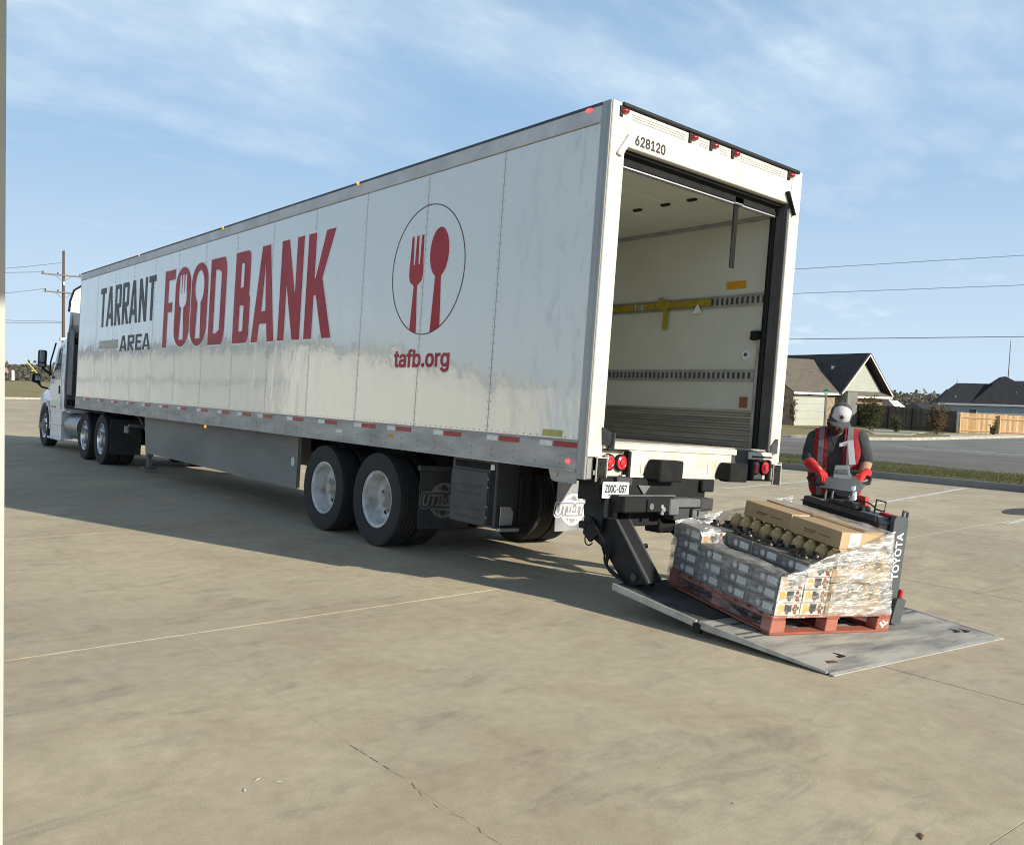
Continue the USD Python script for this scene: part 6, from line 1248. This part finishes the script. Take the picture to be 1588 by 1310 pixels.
part(H1, 'stone_pier', MB().box((3.25, -0.02, -.1), (4.5, 0.06, 2.0)).box((0.0, -0.03, -.1), (0.22, 0.05, 2.0)), 'stone_tan')
part(H1, 'porch_wall', MB().box((4.45, -0.75, -0.3), (5.45, 0.1, 2.3)), 'skirt_grey', label='grey shaded wall between the garage and the gable')  # shade of this wall is put into its grey
part(H1, 'roof_vent', MB().cbox((1.9, 2.9, 3.92), (2.25, 3.2, 4.1), 0.02), 'trim_white'); part(H1, 'roof_vent', MB().cbox((4.0, 2.2, 3.55), (4.3, 2.4, 3.68), 0.02), 'shingle_black')
part(H1, 'roof_vent', MB().cbox((5.75, 1.7, 3.6), (5.95, 1.9, 4.15), 0.02), 'trim_white')
part(H1, 'dish', MB().lathe([(0.001, 0.05), (0.2, 0.02), (0.3, -0.04), (0.29, -0.05), (0.001, 0.03)], (1.0, 2.6, 4.1), (-.6, -.8, .2), n=18).cyl((1.0, 2.7, 3.7), (1.0, 2.65, 4.1), 0.03, n=8), 'plate_white')
part(H1, 'awning', MB().hull([(9.4, -0.2, 1.86), (10.4, -0.2, 1.80), (10.9, -0.6, 1.32), (9.75, -0.6, 1.30), (9.4, -0.17, 1.86), (10.4, -0.17, 1.80), (10.9, -0.57, 1.32), (9.75, -0.57, 1.30)]), 'trim_white')
def house_frame2(o, deg):
    a = math.radians(deg); T = np.eye(4); T[:3, 0], T[:3, 1], T[:3, 3] = (math.sin(a), math.cos(a), 0), (math.sin(a - math.pi / 2), math.cos(a - math.pi / 2), 0), o; return T
H2 = thing('house', 'low pale blue house with a broad black shingle roof', 'house', house_frame2((74.432, 32.756, 0.0), 150))
part(H2, 'wall', MB().box((0.08, 0.15, -1.3), (17, 8, 1.66)), 'siding_blue')
sb = MB()
for k in range(14): sb.box((0.08, 0.135, -1.0 + k * 0.19), (17, 0.15, -0.985 + k * 0.19))
part(H2, 'siding_board', sb, 'siding_blue', kind='stuff')
wn = part(H2, 'window', MB().box((2.28, 0.10, 0.72), (2.84, 0.14, 1.34)), 'trim_white')
for x in (2.31, 2.575): part(wn, 'pane', MB().box((x, 0.09, 0.76), (x + 0.235, 0.102, 1.30)), 'window_dark')
part(H2, 'fascia', MB().box((-0.17, -0.12, 1.62), (17.4, -0.05, 1.80)), 'trim_white'); part(H2, 'soffit', MB().box((-0.17, -0.05, 1.64), (17.4, 0.15, 1.66)), 'trim_white')
part(H2, 'roof', MB().hull([(-0.2, -0.15, 1.80), (17.5, -0.15, 1.80), (-0.2, 8.2, 1.80), (17.5, 8.2, 1.80), (1.42, 3.0, 3.56), (9, 3.0, 3.56), (1.6, 5, 3.56), (9, 5, 3.56)]), 'shingle_black')
part(H2, 'roof', MB().hull([(2.3, -0.17, 1.805), (9.0, -0.17, 1.805), (5.1, 3.0, 4.22), (5.3, 3.0, 4.22), (6.0, 3.2, 3.86), (2.3, 8.3, 1.81), (9.0, 8.3, 1.81), (5.2, 6.5, 4.22)]), 'shingle_black')
part(H2, 'roof', MB().hull([(5.6, 2.6, 3.5), (12, 2.6, 3.5), (5.8, 3.4, 3.86), (12, 3.4, 3.86), (5.8, 5, 3.86), (12, 5, 3.86), (5.6, 6, 3.5), (12, 6, 3.5)]), 'shingle_black')
part(H2, 'roof', MB().hull([(-0.2, -0.16, 1.803), (3.2, -0.16, 1.803), (0.72, 1.9, 2.99), (1.3, 1.9, 2.99), (-0.2, 6, 1.81), (3.2, 6, 1.81), (0.72, 4, 2.99), (1.3, 4, 2.99)]), 'shingle_black')
part(H2, 'vent_pipe', MB().cyl((1.5, 3.0, 3.4), (1.5, 3.0, 3.85), 0.05, n=8), 'trim_white'); part(H2, 'vent_pipe', MB().cyl((5.9, 1.2, 2.4), (5.9, 1.2, 2.85), 0.07, n=8), 'galvanised'); part(H2, 'vent_pipe', MB().cyl((1.2, 0.7, 2.1), (1.2, 0.7, 2.4), 0.06, n=8), 'galvanised')
H3 = thing('house', 'small distant house roof between the hills and the dark fence', 'house', house_frame((118.0, 63.0, -0.6)))
part(H3, 'wall', MB().box((0, 0.2, -1), (9, 6, 1.35)), 'stone_tan'); part(H3, 'roof', MB().hull([(-.4, -.2, 1.35), (9.4, -.2, 1.35), (-.4, 6.4, 1.35), (9.4, 6.4, 1.35), (1.5, 3.1, 2.6), (7.5, 3.1, 2.6)]), 'shingle_dark')
H4 = thing('house', 'distant brown house roof just left of the blue house', 'house', house_frame((112.0, 52.5, -0.6)))
part(H4, 'wall', MB().box((0, 0.2, -1), (8, 6, 1.3)), 'brick_wall'); part(H4, 'roof', MB().hull([(-.4, -.2, 1.3), (8.4, -.2, 1.3), (-.4, 6.4, 1.3), (8.4, 6.4, 1.3), (1.8, 3.1, 2.2), (6.2, 3.1, 2.2)]), 'shingle_black')
TKx = thing('water_tank', 'small round white tank above the dark fence', 'tank', trans((86.0, 43.0, 0.2)))
part(TKx, 'tank', MB().lathe([(0.001, 1.05), (0.25, 1.0), (0.40, 0.8), (0.42, 0.5), (0.3, 0.2), (0.001, 0.15)], (0, 0, 0), (0, 0, 1), n=18), 'plate_white', smooth=40); part(TKx, 'stand', MB().box((-.1, -.1, -1.5), (.1, .1, .2)), 'worn_grey_steel')

# timber fences, plank by plank
def fence(name, label, a, b, za, zb, hta, htb, mats, back_z, seed):
    a, b = np.array(a, float), np.array(b, float); Lx = np.linalg.norm(b - a); d = (b - a) / Lx; n_ = np.array([-d[1], d[0]])
    f = thing(name, label, 'fence'); g = np.random.default_rng(seed); k = int(round(Lx / 0.145)); 
    for i in range(k):
        t0, t1 = i * 0.145, i * 0.145 + 0.139; p, q = a + d * t0, a + d * t1; fz = (i + .5) / k
        z0 = za + (zb - za) * fz + g.normal(0, 0.012); z1 = hta + (htb - hta) * fz + g.normal(0, 0.012); off = n_ * (0.022 + g.normal(0, 0.004))
        v = [(*(p + o), z) for o in (np.zeros(2), off) for z in (z0, z1)] + [(*(q + o), z) for o in (np.zeros(2), off) for z in (z0, z1)]
        part(f, 'plank', MB().hull(v), mats[int(g.integers(len(mats)))])
    for fr in (0.2, 0.8):
        v = []
        for (pt, z0, z1) in ((a, za, hta), (b, zb, htb)):
            z = z0 + (z1 - z0) * fr
            for o in (n_ * -0.002, n_ * -0.045):
                for dz in (-.045, .045): v.append((*(pt + o), z + dz))
        part(f, 'rail', MB().hull(v), mats[0])
    for t in np.arange(0, Lx, 2.4):
        p = a + d * t; z1 = hta + (htb - hta) * t / Lx
        part(f, 'post', MB().box((p[0] - .05 - n_[0] * .09, p[1] - .05 - n_[1] * .09, za - .4), (p[0] + .05 - n_[0] * .09, p[1] + .05 - n_[1] * .09, z1 - .05)), mats[0])
    return f
fence('fence', 'dark plank fence, shade in its colour, running from the gabled house to the street corner', (55.1, 30.3), (50.28, 20.15), -0.10, -0.12, 1.58, 1.26, ['fence_shaded', 'fence_shaded_pale'], 0, 1)
fence('fence', 'new orange cedar plank fence lit by the sun at the right edge', (50.30, 20.05), (57.5, 14.6), -0.12, -0.2, 1.20, 0.98, ['fence_cedar', 'fence_cedar_pale', 'fence_cedar_dark'], 0, 2)

# shrubs and young trees
def shrub(name, label, pos, h, r, material, n, stems=5, seed=0, cat='shrub', up=1.0):
    g = np.random.default_rng(seed); t = thing(name, label, cat, trans(pos)); st = MB()
    tips = []
    for k in range(stems):
        a = g.uniform(0, 2 * np.pi); rr_ = r * g.uniform(.2, .8); tip = np.array([math.cos(a) * rr_, math.sin(a) * rr_, h * g.uniform(.6, 1.0)]); tips.append(tip)
        st.tube(bez((g.normal(0, .05), g.normal(0, .05), -.1), tip * [.2, .2, .4], tip * [.5, .5, .7], tip, 7), np.linspace(.03, .01, 7), 5)
    part(t, 'stem', st, 'bark')
    tips = np.array(tips); idx = g.integers(0, stems, n); f = g.uniform(.25, 1.05, n)[:, None]
    c = tips[idx] * f + g.normal(0, 1, (n, 3)) * [r * .28, r * .28, h * .09]; c[:, 2] = np.clip(c[:, 2], 0.03, None)
    cl = MB(); clumps(7, c, np.full(n, 0.14), cl, g); part(t, 'foliage', cl, material); return t
shrub('shrub', 'leafy green shrub beside the shoulder of the person, before the dark fence', (45.9, 23.2, -.02), 2.0, 0.75, 'shrub_leaf', 520, 9, 1)
shrub('shrub', 'small thin shrub in the middle of the dark fence', (45.2, 21.2, -.02), 0.95, 0.35, 'shrub_leaf', 90, 5, 2)
shrub('shrub', 'brown and green shrub near the corner of the dark and new fences', (44.9, 18.75, -.02), 1.65, 0.7, 'autumn_leaf', 380, 8, 3)
shrub('shrub', 'tiny dark shrub at the foot of the new cedar fence', (49.6, 17.75, -.1), 0.75, 0.16, 'shrub_leaf', 50, 3, 4)
shrub('young_tree', 'young bare tree with brown leaves beside the garage door', (46.6, 30.0, -.05), 2.1, 0.55, 'autumn_leaf', 110, 8, 5, 'tree')
shrub('young_tree', 'narrow young tree against the garage corner', (47.2, 29.3, -.05), 1.9, 0.2, 'autumn_leaf', 90, 4, 6, 'tree')

# street sign, masts, wires
SG = thing('street_sign', 'green street sign on a post above the cap of the person', 'sign', trans((42.7, 24.25, 0)))
part(SG, 'post', MB().cyl((0, 0, -.1), (0, 0, 2.05), 0.035, n=10), 'worn_grey_steel'); part(SG, 'name_plate', MB().cbox((-.20, -.01, 2.05), (.20, .01, 2.20), .004), 'sign_green'); part(SG, 'name_plate', MB().cbox((-.01, -.17, 2.21), (.01, .17, 2.33), .004), 'sign_green')
for p, h, lab in (((105.0, 56.5), 7.2, 'thin grey mast rising behind the gabled house'), ((150.0, 58.3), 12.0, 'tall thin mast at the right edge above the black roof')):
    solo('mast', MB().cyl((*p, -1), (*p, h), 0.12, 0.05, n=8), 'pole_grey', lab, 'mast')
def wire(a, b, sag, r, label, group=None):
    a, b = np.array(a, float), np.array(b, float); t = np.linspace(0, 1, 40)[:, None]; p = a + (b - a) * t; p[:, 2] -= (4 * sag * t * (1 - t))[:, 0]
    return solo('power_line', MB().tube(p, r, 5), 'wire', label, 'wire', group)
def ext(p, q, k0, k1): p, q = np.array(p), np.array(q); return p + (q - p) * k0, p + (q - p) * k1
wire(*ext((35.09, 21.38, 8.21), (43.94, 14.52, 9.20), -3, 4), 0.0, 0.012, 'topmost thin power line crossing the sky right of the trailer')
wire(*ext((35.06, 21.29, 6.99), (43.91, 14.40, 7.72), -3, 4), 0.0, 0.012, 'middle thin power line crossing the sky right of the trailer')
wire(*ext((34.55, 21.47, 4.69), (43.84, 14.21, 5.15), -3, 4), 0.0, 0.018, 'lowest power line just above the house roofs')
UP = thing('utility_pole', 'brown wooden utility pole with two crossarms behind the tractor', 'utility pole', trans((16.95, 93.0, 0)))
part(UP, 'pole', MB().cyl((0, 0, -.5), (0.15, 0, 14.4), 0.17, 0.12, n=14), 'pole_wood')
for z, l0, l1 in ((11.95, -1.95, 1.80), (10.25, -1.75, 1.75)):
    ar = part(UP, 'crossarm', MB().cbox((l0, -.30, z - .07), (l1, -.18, z + .07), .01), 'pole_grey')
    part(ar, 'brace', MB().cyl((-.7, -.25, z - .05), (0.0, -.2, z - .6), 0.025, n=6).cyl((.8, -.25, z - .05), (0.1, -.2, z - .6), 0.025, n=6), 'pole_grey')
    for x in (l0 + .15, -.45, l1 - .2): part(ar, 'insulator', MB().lathe([(0.05, 0), (0.08, .06), (0.05, .12), (0.07, .18), (0.001, .22)], (x, -.24, z + .07), (0, 0, 1), n=10), 'dark_grey_steel')
part(UP, 'switch_box', MB().cbox((-.27, -.3, 5.5), (.3, .3, 5.8), .03).cyl((.1, -.2, 11.0), (.1, -.2, 11.35), .09, n=8), 'plate_white')
for a, b, sg, lab in (((15.1, 92.8, 12.1), (-30, 88, 10.8), 1.2, 'thin wire from the left tip of the upper crossarm'), ((15.3, 92.8, 10.5), (-30, 88, 8.6), 2.2, 'drooping wire from the left tip of the lower crossarm'),
                      ((16.9, 92.9, 7.4), (-30, 90, 8.4), 0.9, 'thick cable leaving the pole lower down'), ((16.9, 92.9, 7.3), (-30, 90, 4.6), 0.3, 'lowest cable running down to the left from the pole'), ((16.9, 92.9, 13.2), (-30, 88, 9.8), 2.0, 'faint wire from near the pole top')):
    wire(a, b, sg, 0.02, lab)
GW = thing('guy_wire', 'pole guy wire with a yellow plastic guard, behind the mirrors', 'guy wire', trans((13.8, 94.5, 0)))
part(GW, 'guard', MB().cyl((0.0, 0.5, 3.6), (1.0, -0.4, 2.22), 0.05, n=8), 'guard_yellow')
part(GW, 'marker', MB().cbox((0.55, -0.15, 2.38), (0.82, -0.08, 2.48), .01), 'guard_yellow')
MK = thing('marker_post', 'short white marker post in the grass at the left edge', 'post', trans((24.8, 162.8, 1.0)))
part(MK, 'post', MB().cyl((0, 0, 0), (0, 0, 1.75), 0.24, n=14).lathe([(0.24, 1.75), (0.18, 1.88), (0.001, 1.92)], (0, 0, 0), (0, 0, 1), n=14), 'plate_white')
FL = thing('flag', 'small faded pink flag hanging by the column', 'flag', trans((23.5, 163.6, 1.0)))
part(FL, 'pole', MB().cyl((0, 0, 0), (0, 0, 2.4), 0.05, n=8), 'worn_grey_steel'); part(FL, 'cloth', MB().hull([(0, 0, 2.35), (.55, 0.05, 2.25), (.95, 0.05, 1.2), (.75, 0, 1.3), (0, .03, 1.6), (.55, 0.08, 2.2), (.95, .08, 1.2)]), 'flag_pink')

# white porch column at the left edge; unseen roof shaped to shade it
CN = thing('porch', 'white painted porch column standing at the left edge of the view', 'porch', trans((-4.66, -3.48, 0)))
r_in = np.array([CAM_R[0], CAM_R[1]]); r_in /= np.linalg.norm(r_in)
cl = Manifold.hull_points(np.array([(x, y, z) for z, o in ((0.0, -0.0268), (3.0, 0.0195)) for x, y in ((o, 0.0), (o - .16, .02), (o - .04, .16), (o - .2, .17))]))
part(CN, 'column', MB().man(cl), 'column_paint')
part(CN, 'roof', MB().cbox((-4.5, -2.72, 3.0), (1.1, 0.2, 3.22), .02), 'column_paint')
for x, y in ((-4.4, 0.1), (-4.4, -2.6), (-1.6, -2.6)): part(CN, 'column', MB().cbox((x - .08, y - .08, 0), (x + .08, y + .08, 3.0), .01), 'column_paint')

# scraps lying on the concrete
for (x, y, a, m, lab) in ((-3.37, -1.57, 20, 'paper_white', 'pale scrap on the concrete, largest of three near the left foreground'), (-3.46, -1.64, 70, 'paper_white', 'pale narrow scrap on the concrete, nearest to the camera of three'),
                          (-3.31, -1.64, 140, 'paper_white', 'tiny pale scrap on the concrete, right of two others'), (-1.44, -3.53, 30, 'rust', 'brown leaf lying on the concrete at the bottom edge')):
    l_ = thing('litter', lab, 'scrap', trans((x, y, 0.001)) @ rot([0, 0, 1], a))
    k_ = 1.6 if m == 'rust' else 1.0
    part(l_, 'leaf', MB().hull(np.array([(-.035, 0, 0), (0, .012, .004), (.035, .002, .001), (.01, -.012, .003), (0, 0, .006), (-.035, 0, .002)]) * k_ * 0.6), m)
